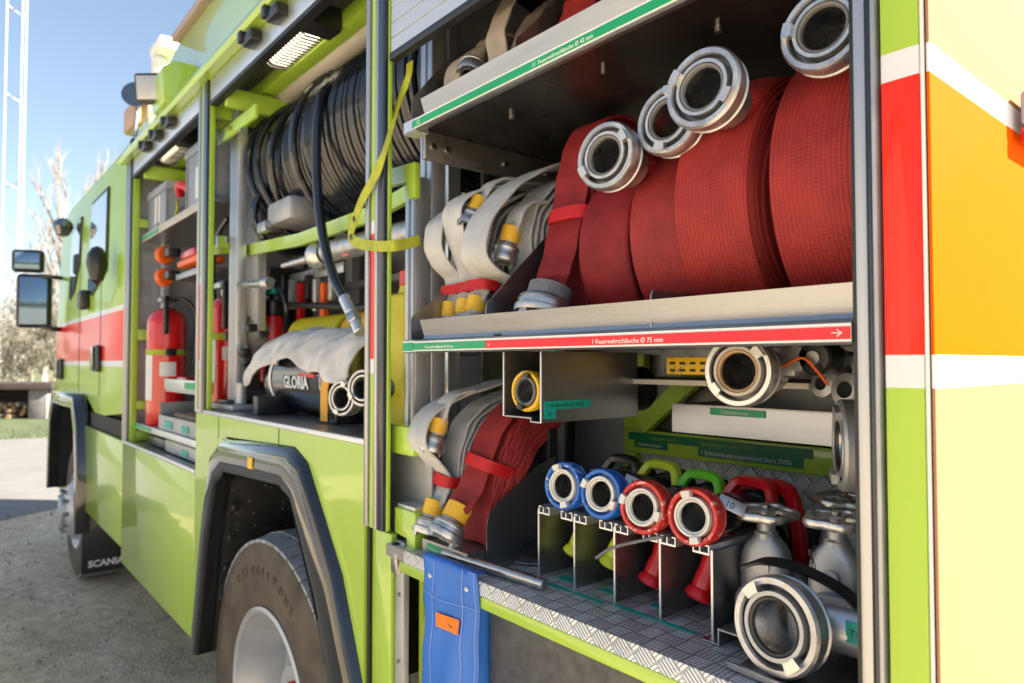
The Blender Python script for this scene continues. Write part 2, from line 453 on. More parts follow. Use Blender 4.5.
    def flat(s, path, w, t, mt, W=(1, 0, 0), sm=8, a0=None):
        """flat hose/strap of width w (along W, starting at the path if a0 is 0) and thickness t, rounded edges"""
        if sm: path = smooth_path(path, sm)
        o = 0 if a0 is None else w / 2 + a0
        sec = [(-w / 2 + o, -t * .25), (-w / 2 + t * .3 + o, -t / 2), (w * -.25 + o, -t * .52), (w * .25 + o, -t * .52), (w / 2 - t * .3 + o, -t / 2), (w / 2 + o, -t * .25),
               (w / 2 + o, t * .25), (w / 2 - t * .3 + o, t / 2), (w * .25 + o, t * .52), (-w * .25 + o, t * .52), (-w / 2 + t * .3 + o, t / 2), (-w / 2 + o, t * .25)]
        return s.sweep(path, sec, mt, W=W)

    def build(s, name, parent=None, world=True, ang=35, mod=None):
        me = bpy.data.meshes.new(name)
        if not s.mats: s.mats = ['alu']
        bmesh.ops.recalc_face_normals(s.bm, faces=s.bm.faces)
        s.bm.to_mesh(me); s.bm.free()
        for k in s.mats: me.materials.append(MATS[k])
        me.set_sharp_from_angle(angle=math.radians(ang))
        o = bpy.data.objects.new(name, me); col.objects.link(o)
        if parent:
            o.parent = parent
            if world: o.matrix_parent_inverse = wm(parent).inverted()
        return o


def wm(o):
    m_ = o.matrix_basis.copy()
    if o.parent: m_ = wm(o.parent) @ o.matrix_parent_inverse @ m_
    return m_


def tag(o, label=None, cat=None, group=None, kind=None):
    if label: o['label'] = label
    if cat: o['category'] = cat
    if group: o['group'] = group
    if kind: o['kind'] = kind
    return o


def thing(name, label, cat, loc=(0, 0, 0), group=None):
    o = bpy.data.objects.new(name, None); col.objects.link(o); o.location = loc; o.empty_display_size = .1
    return tag(o, label, cat, group)


def frame(o, fwd, up=(0, 0, 1)):
    """matrix whose local -Y points along fwd, local Z near up"""
    y = -V(fwd).normalized(); x = y.cross(V(up)).normalized(); z = x.cross(y)
    m_ = Matrix((x, y, z)).transposed().to_4x4(); m_.translation = V(o)
    return m_


def text(s, size, M, mt, parent, name='lettering', ext=.0002, align='LEFT', bold=0):
    cu = bpy.data.curves.new('t', 'FONT'); cu.body = s; cu.size = size; cu.extrude = ext; cu.align_x = align; cu.offset = bold
    cu.resolution_u = 3
    t = bpy.data.objects.new('t', cu); col.objects.link(t)
    dg = bpy.context.evaluated_depsgraph_get()
    me = bpy.data.meshes.new_from_object(t.evaluated_get(dg)); bpy.data.objects.remove(t); bpy.data.curves.remove(cu)
    me.materials.clear(); me.materials.append(MATS[mt]); me.name = name
    me.transform(M)
    o = bpy.data.objects.new(name, me); col.objects.link(o)
    if parent: o.parent = parent; o.matrix_parent_inverse = wm(parent).inverted()
    return o


def TM(o, xdir=(1, 0, 0), ydir=(0, 0, 1)):
    x = V(xdir).normalized(); y = V(ydir).normalized(); z = x.cross(y)
    m_ = Matrix((x, y, z)).transposed().to_4x4(); m_.translation = V(o)
    return m_


# ------------------------------------------------------------------ the truck
truck = thing('fire_engine', 'lime and red fire engine with open side compartments full of hoses', 'fire engine', (-3.5, 1.25, 0))


def part(mb, name, parent=truck, **kw): return mb.build(name, parent, **kw)


# --- body shell
b = MB()
b.box((-4.1, 2.46, .62), (-.002, 2.5, 2.84), 'livery'); part(b, 'far_side_panel')
b = MB(); b.box((-4.1, -.0, 2.845), (-.002, 2.5, 2.87), 'lime'); part(b, 'roof_panel')
b = MB(); b.box((-4.14, .06, 1.2), (-4.10, 2.5, 2.84), 'lime'); part(b, 'front_bulkhead')
b = MB(); b.box((-.0, .002, .62), (.0035, 2.5, 2.87), 'livery_sunlit', bev=.001); part(b, 'rear_panel')
b = MB(); b.box((-.045, -.001, .62), (-.006, .03, 2.80), 'livery', bev=.002)
part(b, 'side_panel')
b = MB(); b.cyl((-.0035, .002, .62), (-.0035, .002, 2.84), .0022, 'white', 8); b.box((-.003, .004, .62), (-.0005, .02, 2.84), 'rubber'); part(b, 'corner_seam')
b = MB(); d = Fw + Rt * ((1021 - 512) / FPX) + Up * ((341.5 - 116) / FPX); q = CAM + d * ((.014 - CAM.x) / d.x)
b.box((.0125, q.y, q.z - .012), (.035, q.y + .10, q.z + .035), 'crate', bev=.006); b.box((.0125, q.y, q.z - .035), (.033, q.y + .10, q.z - .013), 'redgrip', bev=.005); part(b, 'marker_lamp')
# chassis
b = MB(); b.box((-7, .75, .45), (-.1, 1.75, .8), 'liner'); b.box((-2.62, .5, .45), (-.2, .9, .6), 'liner')
b.box((-2.5, .5, 1.25), (-1.3, 2.45, 1.46), 'liner'); part(b, 'chassis')
# inner walls
b = MB(); b.box((-4.08, .80, .9), (-1.16, .82, 2.84), 'panelgrey'); part(b, 'inner_wall')
b = MB(); b.box((-1.16, .635, 1.0), (-.05, .655, 2.84), 'sheetdark'); part(b, 'inner_wall')
b = MB(); b.box((-3.99, .035, 1.25), (-3.97, .8, 2.8), 'panelgrey'); part(b, 'compartment_side_wall')
b = MB(); b.box((-.05, .03, 1.0), (-.047, .64, 2.8), 'panelgrey'); part(b, 'compartment_side_wall')
# compartment 2/3 dividing sheet (leaves the upper middle open, as in the photo)
b = MB(); b.box((-2.80, .24, 1.5), (-2.78, .8, 2.2), 'panelgrey'); part(b, 'divider')
b = MB(); b.box((-1.175, .30, 1.2), (-1.165, .80, 2.4), 'sheetdark'); part(b, 'divider')

# --- lower side panels
def lowpanel(x0, x1, z0, z1):
    b = MB(); b.box((x0, 0, z0), (x1, .025, z1), 'lime', bev=.006); part(b, 'lower_side_panel')
lowpanel(-5.42, -4.063, .655, 1.238)
lowpanel(-4.058, -2.665, .575, 1.232)
# panel above the rear wheel with the arch cut out
A_out = [(at(u, v, -.01).x, at(u, v, -.01).z) for u, v in ((193, 648), (204, 520), (213, 452), (224, 437), (292, 447), (305, 463), (339, 575), (362, 700))]
b = MB()
b.ringprism([(-2.658, .60), (-2.658, .95), (-2.658, 1.33), (-2.658, 1.478), (-1.242, 1.478), (-1.242, 1.36), (-1.242, .97), (-1.242, .45)],
            A_out, 'y', 0, .02, 'lime')
part(b, 'wheel_arch_panel')
b = MB(); b.box((-1.79, -.0014, 1.40), (-1.786, 0.001, 1.478), 'greendark'); b.box((-2.37, -.0014, 1.40), (-2.367, 0.001, 1.478), 'greendark'); part(b, 'panel_joint')
# lower right panel below post
b = MB(); b.box((-1.225, .012, .45), (-1.135, .03, 1.283), 'lime', bev=.004); part(b, 'lower_side_panel')
b = MB(); b.box((-1.238, .006, .45), (-1.227, .03, 1.285), 'rubber'); part(b, 'seal_strip')

# --- gutter, shutter boxes
b = MB(); b.prism([(0, 2.79), (-.035, 2.785), (-.045, 2.80), (-.028, 2.815), (-.02, 2.85), (.0, 2.87), (.05, 2.875), (.05, 2.79)], 'x', -4.08, -.0, 'lime', bev=0); part(b, 'gutter_rail')
for x0, x1 in ((-3.93, -2.685), (-2.53, -1.252), (-1.135, -.08)):
    b = MB(); b.box((x0, .004, 2.70), (x1, .03, 2.788), 'anod', bev=.003); p_ = part(b, 'shutter_housing')
    b = MB(); b.box((x0, .0, 2.683), (x1, .03, 2.698), 'rubber'); b.build('seal', p_)
# hinge clips on the shutter housings
for x in (-3.52, -3.30, -3.07, -2.02, -1.80, -1.58):
    b = MB(); b.box((x - .045, -.035, 2.735), (x + .045, .006, 2.775), 'blackplastic', bev=.008)
    b.box((x - .06, -.045, 2.75), (x - .03, -.02, 2.79), 'blackplastic', bev=.005); part(b, 'latch')

# --- posts (anodised profile, body-colour strip, rail, navy rubber)
def post(x0, x1, z0, z1, jd=.010, pd=.02):
    w = x1 - x0
    X = lambda k: x0 + w * k
    b = MB()
    b.box((X(0), -.006, z0), (X(.17), pd, z1), 'anodframe', bev=.003)
    b.box((X(.52), -.006, z0), (X(.66), pd, z1), 'anodframe', bev=.003)
    p_ = part(b, 'post')
    b = MB(); b.box((X(.17), .004, z0), (X(.24), pd, z1), 'rubber'); b.box((X(.42), .004, z0), (X(.52), pd, z1), 'rubber')
    b.box((X(.66), -.004, z0), (X(.97), pd, z1), 'navy', bev=.004); b.build('rubber_seal', p_)
    b = MB(); b.box((X(.24), .0, z0), (X(.42), pd, z1), 'livery'); b.build('painted_strip', p_)
    b = MB(); b.box((X(.97), .006, z0), (X(1.03), .006 + jd, z1), 'lime', bev=.002); b.build('jamb', p_)
post(-1.238, -1.148, 1.287, 2.79)
post(-2.66, -2.545, 1.482, 2.79, .02)
post(-4.055, -3.93, 1.245, 2.79, .035)
# right-hand frame
b = MB(); b.box((-.0605, -.004, .62), (-.0735, .03, 2.79), 'anodframe', bev=.002); f_ = part(b, 'post')
b = MB(); b.box((-.0740, -.001, .62), (-.0785, .04, 2.79), 'rubber'); b.box((-.0600, -.003, .62), (-.0545, .03, 2.79), 'navy', bev=.002); b.box((-.0543, -.005, .62), (-.0490, .03, 2.79), 'panelgrey', bev=.0015)
b.build('rubber_seal', f_)

# --- rolled-down end of the shutter in the rear compartment
b = MB()
z = 2.405
while z < 2.70:
    b.box((-1.137, .006, z), (-.079, .016, z + .0345), 'shutter', bev=.0015, seg=1); z += .036
sh = part(b, 'roller_shutter')
b = MB(); b.box((-1.137, .0, 2.385), (-.079, .022, 2.404), 'rubber', bev=.004); b.build('seal', sh)
b = MB(); b.cyl((-2.60, .265, 2.765), (-1.20, .265, 2.765), .045, 'canvas', 24); b.box((-2.60, .232, 2.76), (-1.20, .25, 2.79), 'canvas', bev=.004)
part(b, 'shutter_roller')
# green roof frames inside
b = MB(); b.box((-3.93, .17, 2.745), (-1.26, .225, 2.80), 'limedull', bev=.004)
for x in (-3.8, -2.62, -2.45):
    b.box((x, .03, 2.66), (x + .035, .8, 2.73), 'limedull', bev=.004)
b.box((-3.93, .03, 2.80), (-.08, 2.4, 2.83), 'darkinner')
part(b, 'roof_frame')

# --- floors and sills
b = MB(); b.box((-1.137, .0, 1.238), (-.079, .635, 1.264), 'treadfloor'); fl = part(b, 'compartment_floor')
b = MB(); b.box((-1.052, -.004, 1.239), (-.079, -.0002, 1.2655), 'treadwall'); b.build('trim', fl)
b = MB(); b.box((-1.075, -.002, 1.214), (-.079, .03, 1.237), 'lime', bev=.003); b.build('edge_rail', fl)
b = MB(); b.box((-2.545, .012, 1.478), (-1.242, .8, 1.492), 'sheet'); fl2 = part(b, 'compartment_floor')
b = MB(); b.box((-2.64, -.004, 1.4785), (-1.242, .0115, 1.494), 'anod', bev=.003); b.build('trim', fl2)
b = MB(); b.box((-3.95, .014, 1.236), (-2.665, .8, 1.246), 'sheet'); fl3 = part(b, 'compartment_floor')
b = MB(); b.box((-4.055, -.006, 1.233), (-2.665, .0135, 1.251), 'anod', bev=.004); b.build('trim', fl3)
# dark lower locker front
b = MB(); b.box((-.775, .018, .62), (-.079, .03, 1.213), 'lockerdark', bev=.003); part(b, 'lower_locker_door')
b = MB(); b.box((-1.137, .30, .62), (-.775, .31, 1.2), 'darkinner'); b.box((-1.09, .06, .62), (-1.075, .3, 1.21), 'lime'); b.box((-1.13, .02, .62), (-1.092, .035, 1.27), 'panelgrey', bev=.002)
part(b, 'lower_locker_wall')
b = MB()
for z in (1.15, 1.0): b.cyl((-1.11, .02, z), (-1.11, .014, z), .005, 'steel', 12)
part(b, 'bolt')
# left jamb of the rear compartment: green blocks, plate and latch
b = MB(); b.box((-1.20, .03, 1.465), (-1.070, .10, 1.532), 'lime', bev=.005); part(b, 'jamb_bracket')
b = MB(); b.prism([(-1.137, 1.285), (-1.137, 1.345), (-1.052, 1.345), (-1.048, 1.34), (-1.048, 1.215), (-1.08, 1.215), (-1.08, 1.285)], 'y', .022, .06, 'lime', bev=.003); part(b, 'jamb_bracket')
b = MB(); b.prism([(-1.26, 2.12), (-1.26, 2.165), (-1.118, 2.155), (-1.118, 2.07), (-1.150, 2.07), (-1.150, 2.115)], 'y', .06, .078, 'lime', bev=.003); part(b, 'jamb_bracket')
b = MB(); b.box((-1.26, .07, 1.20), (-1.055, .075, 1.475), 'panelgrey'); b.box((-1.137, .03, 1.345), (-1.06, .08, 1.352), 'anod'); part(b, 'jamb_plate')
b = MB(); b.cyl((-1.115, .02, 1.255), (-1.115, .005, 1.255), .014, 'blackplastic', 16, bev=.003); b.box((-1.128, .006, 1.20), (-1.10, .025, 1.262), 'steel', bev=.004)
b.cyl((-1.095, .02, 1.245), (-1.095, -.002, 1.245), .008, 'castalu', 12, bev=.002); part(b, 'latch')
# uprights
def upright(x, y, w, z0, z1, parent=truck, d=.04, mt='anod'):
    b = MB(); g = w * .11
    n = max(2, round(w / .022)); cw = (w - g * (n - 1)) / n
    for i in range(n): b.box((x + i * (cw + g), y, z0), (x + i * (cw + g) + cw, y + d, z1), mt, bev=.0025)
    b.box((x + .003, y + .006, z0), (x + w - .003, y + d - .002, z1), 'sheetdark')
    return part(b, 'upright', parent)
upright(-1.193, .08, .048, 1.492, 2.13)
upright(-1.197, .125, .055, 1.27, 2.70)
upright(-1.30, .22, .09, 1.27, 2.70)
upright(-1.155, .50, .05, 1.27, 2.70)
upright(-2.592, .10, .09, 1.49, 2.70)
upright(-2.68, .17, .20, 1.80, 2.62)
upright(at(290, 300, .45).x, .45, .07, 1.49, 2.25); upright(at(306, 300, .5).x, .5, .14, 1.49, 2.25); upright(at(345, 300, .6).x, .6, .06, 1.49, 2.25)
b = MB(); b.box((-2.55, .58, 2.0), (-1.3, .62, 2.03), 'anod', bev=.003); b.box((-2.55, .60, 1.7), (-1.3, .62, 1.74), 'anod', bev=.003); part(b, 'cross_rail')
# C2 green rails
b = MB(); b.box((-2.64, .06, 2.14), (-2.60, .10, 2.19), 'lime', bev=.004)
b.sweep([at(212, 250, .06), at(236, 248, .12), at(252, 252, .2)], [(-.02, -.004), (.02, -.004), (.02, .004), (-.02, .004)], 'lime', W=(0, 0, 1))
b.sweep([at(250, 250, .16), at(300, 240, .16), at(375, 213, .16), at(415, 190, .16)], [(-.022, -.008), (.022, -.008), (.022, .008), (-.022, .008)], 'lime', W=(0, 0, 1))
b.box((-2.64, .06, 2.56), (-2.2, .075, 2.61), 'limedull', bev=.004)
b.box((-1.55, .35, 1.6), (-1.5, .39, 2.3), 'limedull', bev=.004)
part(b, 'frame_rail')
b = MB()
for p in (at(230, 128, .055), at(242, 130, .055), at(228, 240, .075)):
    b.cyl(p, p + V((0, -.008, 0)), .009, 'steel', 8)
part(b, 'bolt')
b = MB(); p0, p1 = at(226, 345, .06), at(262, 348, .3)
b.cyl(at(243, 303, .3), at(400, 309, .3), .012, 'rubber', 12); part(b, 'cross_bar')


# --- shelves
def shelf(zb, labels, x0=-1.045, x1=-.079):
    b = MB()
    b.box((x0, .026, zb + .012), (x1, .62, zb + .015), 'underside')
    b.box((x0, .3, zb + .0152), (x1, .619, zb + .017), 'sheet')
    s_ = part(b, 'shelf')
    b = MB()   # lip: strip carrier then a sheet leaning in
    b.prism([(.0, zb), (-.004, zb + .003), (-.004, zb + .024), (.0, zb + .028), (.010, zb + .0285), (.0175, zb + .031), (.020, zb + .037), (.008, zb + .072), (.0095, zb + .0725), (.0225, zb + .037), (.028, zb + .028), (.010, zb + .020), (.010, zb)],
            'x', x0 + .035, x1, 'sheet')
    b.prism([(.0, zb - .001), (-.006, zb + .002), (-.006, zb + .026), (.0, zb + .029), (.03, zb + .029), (.03, zb - .001)], 'x', x0 - .012, x0 + .034, 'anod')
    b.build('lip', s_)
    b = MB(); b.box((x0 + .034, -.0062, zb + .0035), (x1, -.0042, zb + .0245), 'white'); b.build('label_holder', s_)
    for (a, c, mt) in labels:
        b = MB(); b.box((a, -.0074, zb + .006), (c, -.0063, zb + .0205), mt); b.build('label_strip', s_)
    return s_


sA = shelf(2.188, [(-1.02, -.079, 'green')])
sB = shelf(1.700, [(-1.01, -.756, 'green'), (-.755, -.079, 'redtape')])
b = MB(); b.box((-1.055, -.0075, 1.704), (-1.012, -.0063, 1.722), 'green'); b.build('label_strip', sB)
text('11  Feuerwehrschläuche Ø 42 mm', .0105, TM((-.622, -.0077, 2.1965)), 'white', sA)
text('□', .012, TM((-1.0, -.0077, 2.1965)), 'white', sA)
text('Feuerwehrschläuche Ø 42 mm', .0085, TM((-.965, -.0077, 1.709)), 'white', sB)
text('>', .011, TM((-.748, -.0077, 1.7085)), 'white', sB)
text('1 Feuerwehrschläuche Ø 75 mm', .0105, TM((-.480, -.0077, 1.7085)), 'white', sB)
# arrowhead mark at the right end of the red strip
b = MB()
for q in (((-.103, 1.7195), (-.097, 1.7165)), ((-.103, 1.7075), (-.097, 1.7105))): pass
b.tube([(-.100, -.008, 1.7135), (-.088, -.008, 1.7135)], .0006, 'white', 6); b.tube([(-.094, -.008, 1.7095), (-.0885, -.008, 1.7135), (-.094, -.008, 1.7175)], .0007, 'white', 6)
b.build('arrow_mark', sB)
b = MB(); b.box((-.755, .0155, 1.7305), (-.735, .0120, 1.7335), 'ink'); b.build('slot', sB)


def dividr(x, z0, prof, s_, mt='sheet'):
    b = MB(); b.prism(prof, 'x', x, x + .0025, mt); o = b.build('divider', s_)


def dprof(z0, y0=.02, h1=.05, y1=.14, h2=.17, y2=.6):
    return [(y0, z0), (y0, z0 + h1), (y0 + .004, z0 + h1 + .008), (y1, z0 + h2), (y2, z0 + h2), (y2, z0)]


dividr(-1.045, 0, dprof(1.713, .006, .06, .12, .15, .3), sB)
dividr(-.79, 0, dprof(1.713, .02, .075, .20, .25), sB)
dividr(-.384, 0, dprof(1.713, .018, .066, .05, .075, .2), sB)
dividr(-1.045, 0, dprof(2.205, .006, .06, .10, .18, .3), sA, 'sheetdark')
dividr(-.70, 0, dprof(2.205, .02, .075, .16, .22), sA, 'sheetdark')
# side bearer below shelf A with bolts
b = MB(); b.box((-1.04, .03, 2.135), (-1.025, .60, 2.20), 'sheetdark', bev=.003); part(b, 'shelf_bearer')
for y in (.05, .09, .26, .40, .46): b = MB(); b.cyl((-1.025, y, 2.165), (-1.018, y, 2.165), .008, 'steel', 8); part(b, 'bolt')
for x, y in ((-.83, .12), (-.55, .10), (-.33, .12), (-.48, .3)): b = MB(); b.cyl((x, y, 2.200), (x, y, 2.190), .006, 'steel', 8); part(b, 'bolt')
# service box and cables in the dark behind the white hoses
b = MB(); b.box((-1.15, .36, 2.0), (-1.12, .60, 2.12), 'darkinner', bev=.004); b.box((-1.13, .52, 1.98), (-1.11, .62, 2.06), 'limedull', bev=.003); part(b, 'service_box')
b = MB(); b.tube([(-1.12, .2, 2.10), (-1.1, .3, 2.09), (-1.1, .42, 2.07), (-1.09, .52, 2.06)], .004, 'cable', 8, sm=6)
b.tube([(-1.11, .42, 2.075), (-1.09, .5, 2.10), (-1.09, .6, 2.135)], .004, 'cable', 8, sm=6); part(b, 'cable')

# --- back wall of the rear compartment
b = MB(); b.box((-.93, .628, 1.27), (-.05, .634, 1.47), 'treadwall'); part(b, 'tread_plate_wall')
b = MB(); b.box((-1.15, .625, 1.27), (-.932, .633, 1.56), 'panelgrey'); part(b, 'rear_wall_plate')
b = MB(); b.box((-.945, .60, 1.445), (-.05, .628, 1.505), 'lime', bev=.004); b.box((-.945, .60, 1.27), (-.905, .627, 1.445), 'limedull', bev=.003)
b.box((-.945, .60, 1.505), (-.875, .627, 1.70), 'limedull', bev=.003)
b.sweep([(-.88, .60, 1.515), (-.69, .60, 1.665)], [(-.022, -.012), (.022, -.012), (.022, .012), (-.022, .012)], 'limedull', W=(0, 0, 1))
gb = part(b, 'cross_member')
for (x0, x1, z0, z1, mt, tx) in ((-.925, -.43, 1.478, 1.498, 'greendark', ''), (-.905, -.80, 1.460, 1.478, 'greendark', '1 Seilschlauchhalter'), (-.71, -.45, 1.456, 1.4775, 'greendark', '1 Schlauchkupplungsschlüssel Storz 75/55')):
    b = MB(); b.box((x0, .5975, z0), (x1, .5988, z1), mt); b.build('label_strip', gb)
    if tx: text(tx, .0135 if x1 - x0 > .2 else .010, TM((x0 + .008, .5968, z0 + .0055)), 'white', gb)
text('Haltegurte Storz 75', .010, TM((-.85, .5968, 1.484)), 'limedull', gb)
text('1 Übergangsstück  Reduktion 75/55', .010, TM((-.71, .5968, 1.4835)), 'limedull', gb)
# aluminium tray
b = MB(); b.box((-.635, .40, 1.53), (-.18, .403, 1.592), 'sheet'); b.box((-.635, .40, 1.53), (-.18, .60, 1.533), 'sheet'); b.box((-.635, .403, 1.53), (-.632, .6, 1.592), 'sheet'); b.box((-.635, .392, 1.590), (-.18, .4035, 1.593), 'sheetdark')
tr = part(b, 'tray')
b = MB(); b.box((-.54, .3978, 1.574), (-.42, .3992, 1.588), 'green'); b.build('label_strip', tr)
text('2 Stützkrümmer', .0095, TM((-.515, .3970, 1.5775)), 'white', tr)
b = MB(); b.box((-.81, .33, 1.634), (-.30, .6, 1.644), 'canvas'); part(b, 'upper_ledge')
# bracket box for the yellow coupling + side sheet
b = MB()
b.box((-.7945, .07, 1.574), (-.792, .345, 1.70), 'sheetdark'); b.box((-.6845, .07, 1.566), (-.682, .345, 1.70), 'sheet')
b.box((-.792, .07, 1.572), (-.715, .345, 1.5745), 'sheet'); b.box((-.715, .07, 1.565), (-.7125, .345, 1.5745), 'sheet'); b.box((-.7125, .07, 1.565), (-.6845, .345, 1.5675), 'sheet')
for x, zz in ((-.7935, 1.573), (-.6832, 1.566)): b.box((x - .0018, .068, zz), (x + .0018, .0705, 1.70), 'anod')
hb = part(b, 'holder_box')
b = MB(); b.box((-.6818, .075, 1.590), (-.6808, .20, 1.606), 'teal'); b.box((-.6818, .075, 1.573), (-.6808, .105, 1.590), 'teal'); b.build('label_strip', hb)
text('1 Handstrahlrohr 75/55', .0105, TM((-.6806, .080, 1.5945), (0, 1, 0)), 'ink', hb)
text('I I', .012, TM((-.6806, .083, 1.577), (0, 1, 0)), 'ink', hb)
# hose tray on the floor with front label and steel divider
b = MB(); b.box((-1.03, .03, 1.2655), (-.862, .035, 1.292), 'sheet'); b.box((-1.03, .035, 1.290), (-.862, .3, 1.292), 'sheet'); b.box((-.864, .035, 1.2655), (-.862, .3, 1.290), 'sheet')
ft = part(b, 'hose_tray')
b = MB(); b.box((-1.01, .0284, 1.269), (-.87, .0297, 1.286), 'green'); b.build('label_strip', ft)
text('4 Feuerwehrschläuche C-42/20m', .0085, TM((-1.004, .0278, 1.274)), 'white', ft)
b = MB(); b.prism([(.075, 1.2655), (.075, 1.345), (.082, 1.368), (.10, 1.383), (.22, 1.455), (.27, 1.47), (.27, 1.2655)], 'x', -.858, -.8555, 'sheet')
b.box((-.8555, .085, 1.2655), (-.82, .30, 1.275), 'sheetdark'); part(b, 'steel_divider')
# nozzle rack
RX = [-.734, -.636, -.538, -.440, -.342]
b = MB()
for x in RX:
    b.box((x - .0012, .11, 1.2645), (x + .0012, .42, 1.392), 'sheetdark'); b.box((x - .0018, .108, 1.2645), (x + .0018, .1105, 1.394), 'anod')
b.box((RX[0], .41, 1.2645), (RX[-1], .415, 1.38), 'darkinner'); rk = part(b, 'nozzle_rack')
b = MB()
for i in range(4):
    a, c = RX[i] + .003, RX[i + 1] - .003
    for (p, q) in ((a, a + .030), (c - .030, c)):
        b.box((p, .106, 1.386), (q, .28, 1.389), 'anod')
        for s_ in (p, p + .012, q - .002): b.box((s_, .106, 1.389), (s_ + .002, .28, 1.399), 'anod')
        b.box((p, .106, 1.399), (p + .007, .28, 1.401), 'anod'); b.box((q - .007, .106, 1.399), (q, .28, 1.401), 'anod')
b.build('support_rail', rk)
b = MB()
for p, q in (((-.72, .088), (-.345, .108)),): b.box((-.713, .085, 1.2648), (-.545, .094, 1.2655), 'teal'); b.box((-.53, .094, 1.2648), (-.365, .103, 1.2655), 'teal')
b.box((-.70, .125, 1.2648), (-.665, .145, 1.2655), 'teal'); b.box((-.60, .135, 1.2648), (-.56, .15, 1.2655), 'teal'); b.box((-.49, .14, 1.2648), (-.455, .16, 1.2655), 'teal')
part(b, 'floor_tape')
# Z bracket
b = MB(); b.prism([(-.345, 1.2655), (-.315, 1.2655), (-.315, 1.288), (-.265, 1.288), (-.265, 1.2905), (-.3175, 1.2905), (-.3175, 1.268), (-.345, 1.268)], 'y', .085, .16, 'sheet'); part(b, 'floor_bracket')
b = MB(); b.sweep([(-.265, .03, 1.272), (-.17, .02, 1.274), (-.12, .02, 1.272)], [(-.004, -.002), (.004, -.002), (.004, .002), (-.004, .002)], 'sheet', W=(0, 0, 1)); b.box((-.26, .03, 1.2655), (-.1, .3, 1.268), 'sheetdark'); part(b, 'cradle')

# --- rear wheel
def wheel(cx, y0, R, name, deep=True):
    w = MB()
    W_ = .30
    rim = .292 * R / .525
    prof = [(rim, .02), (rim + .02, .004), (rim + .05, -.004), (R * .78, -.012), (R * .9, -.008), (R * .955, .004), (R * .972, .018), (R * .985, .03),
            (R * .985, W_ - .03), (R * .955, W_), (rim + .05, W_), (rim, W_ - .02)]
    w.lathe(prof, 'tyre', (0, 0, 0), (0, 1, 0), 96)
    # tread blocks: shoulder blocks with slots, then two inner ribs
    nb = 58
    for k in range(nb):
        for (ya, yb, sh, ro) in ((.006, .066, 0, .0), (.072, .125, .5, .004), (.131, .170, 0, .004), (.176, .228, .5, .004), (.234, .292, 0, .0)):
            a0 = (k + sh) * 2 * PI / nb; a1 = a0 + 2 * PI / nb * .86
            pts = []
            for a in (a0, a1):
                for y in (ya, yb):
                    for r in (R * .955, R + ro - (.012 if y in (.006, .292) else 0)):
                        pts.append(w.v((math.cos(a) * r, y, math.sin(a) * r)))
            for q in ((1, 3, 7, 5), (0, 1, 5, 4), (2, 6, 7, 3), (0, 2, 3, 1), (4, 5, 7, 6)): w.f([pts[i] for i in q], 'tread')
    t_ = thing_part(name, (cx, y0, R))
    ty = w.build('tyre', t_, world=False, ang=30)
    r_ = MB()
    r_.lathe([(rim + .012, .012), (rim + .014, .0), (rim + .004, -.006), (rim - .008, .002), (rim - .012, .02), (rim - .03, .05), (rim - .045, .10), (rim - .06, .16), (.19, .175), (.13, .165), (.125, .12), (.11, .09), (.0, .085)] if deep else
             [(rim + .012, .012), (rim + .014, .0), (rim + .004, -.006), (rim - .008, .002), (rim - .02, .02), (rim - .05, .03), (.22, -.02), (.18, -.06), (.15, -.075), (.12, -.08), (.11, -.11), (.0, -.12)], 'rimpaint', (0, 0, 0), (0, 1, 0), 64)
    for k in range(10):
        a = k * 2 * PI / 10; rr = .155
        yy = .165 if deep else -.07
        r_.cyl((math.cos(a) * rr, yy, math.sin(a) * rr), (math.cos(a) * rr, yy - .035, math.sin(a) * rr), .015, 'steel', 6)
    if deep: r_.cyl((.02, .085, .05), (.02, .07, .05), .025, 'redgrip', 10)
    r_.build('rim', t_, world=False)
    return t_


def thing_part(name, loc):
    o = bpy.data.objects.new(name, None); col.objects.link(o); o.parent = truck; o.matrix_parent_inverse = wm(truck).inverted(); o.location = loc
    return o


rw = wheel(-1.99, .045, .550, 'wheel')
fwh = wheel(-6.10, .06, .525, 'wheel', deep=False)
fwh['label'] = 'front wheel half hidden in the arch under the cab'; rw['label'] = 'rear wheel with deep grey dished rim and dusty brown tyre wall'
for k, (cx, y0) in enumerate(((-1.99, 2.15), (-6.10, 2.12))):
    o = thing_part('wheel', (cx, y0, .525))
    for ch in list((rw, fwh)[k].children):
        c = ch.copy(); col.objects.link(c); c.parent = o
# tyre lettering on the sidewall
word = 'BRIDGESTONE'
for i, ch in enumerate(word):
    a = math.radians(122 - i * 6.4)
    r = .425
    p = V((-1.99 + math.cos(a) * r, 0.045 - .012, .55 + math.sin(a) * r))
    xd = V((math.sin(a), 0, -math.cos(a))); yd = V((math.cos(a), 0, math.sin(a)))
    if i == 0: parts_txt = []
    parts_txt.append((ch, p - xd * .022, xd, yd))
tm = MB()
letobjs = [text(ch, .043, TM(p, xd, yd), 'rubber', None, 'x', ext=.0022) for ch, p, xd, yd in parts_txt]
bmj = bmesh.new()
for o in letobjs: bmj.from_mesh(o.data)
me = bpy.data.meshes.new('lettering'); bmj.to_mesh(me); me.materials.append(MATS['tyre'])
for o in letobjs: bpy.data.objects.remove(o)
lo = bpy.data.objects.new('lettering', me); col.objects.link(lo); lo.parent = rw; lo.matrix_parent_inverse = wm(rw).inverted()

# rear wheel arch
b = MB()
outer = A_out
inner = [(at(u, v, -.02).x, at(u, v, -.02).z) for u, v in ((198.5, 655), (209, 540), (217, 484), (225, 472), (282, 487), (293, 503), (315, 600), (334, 700))]
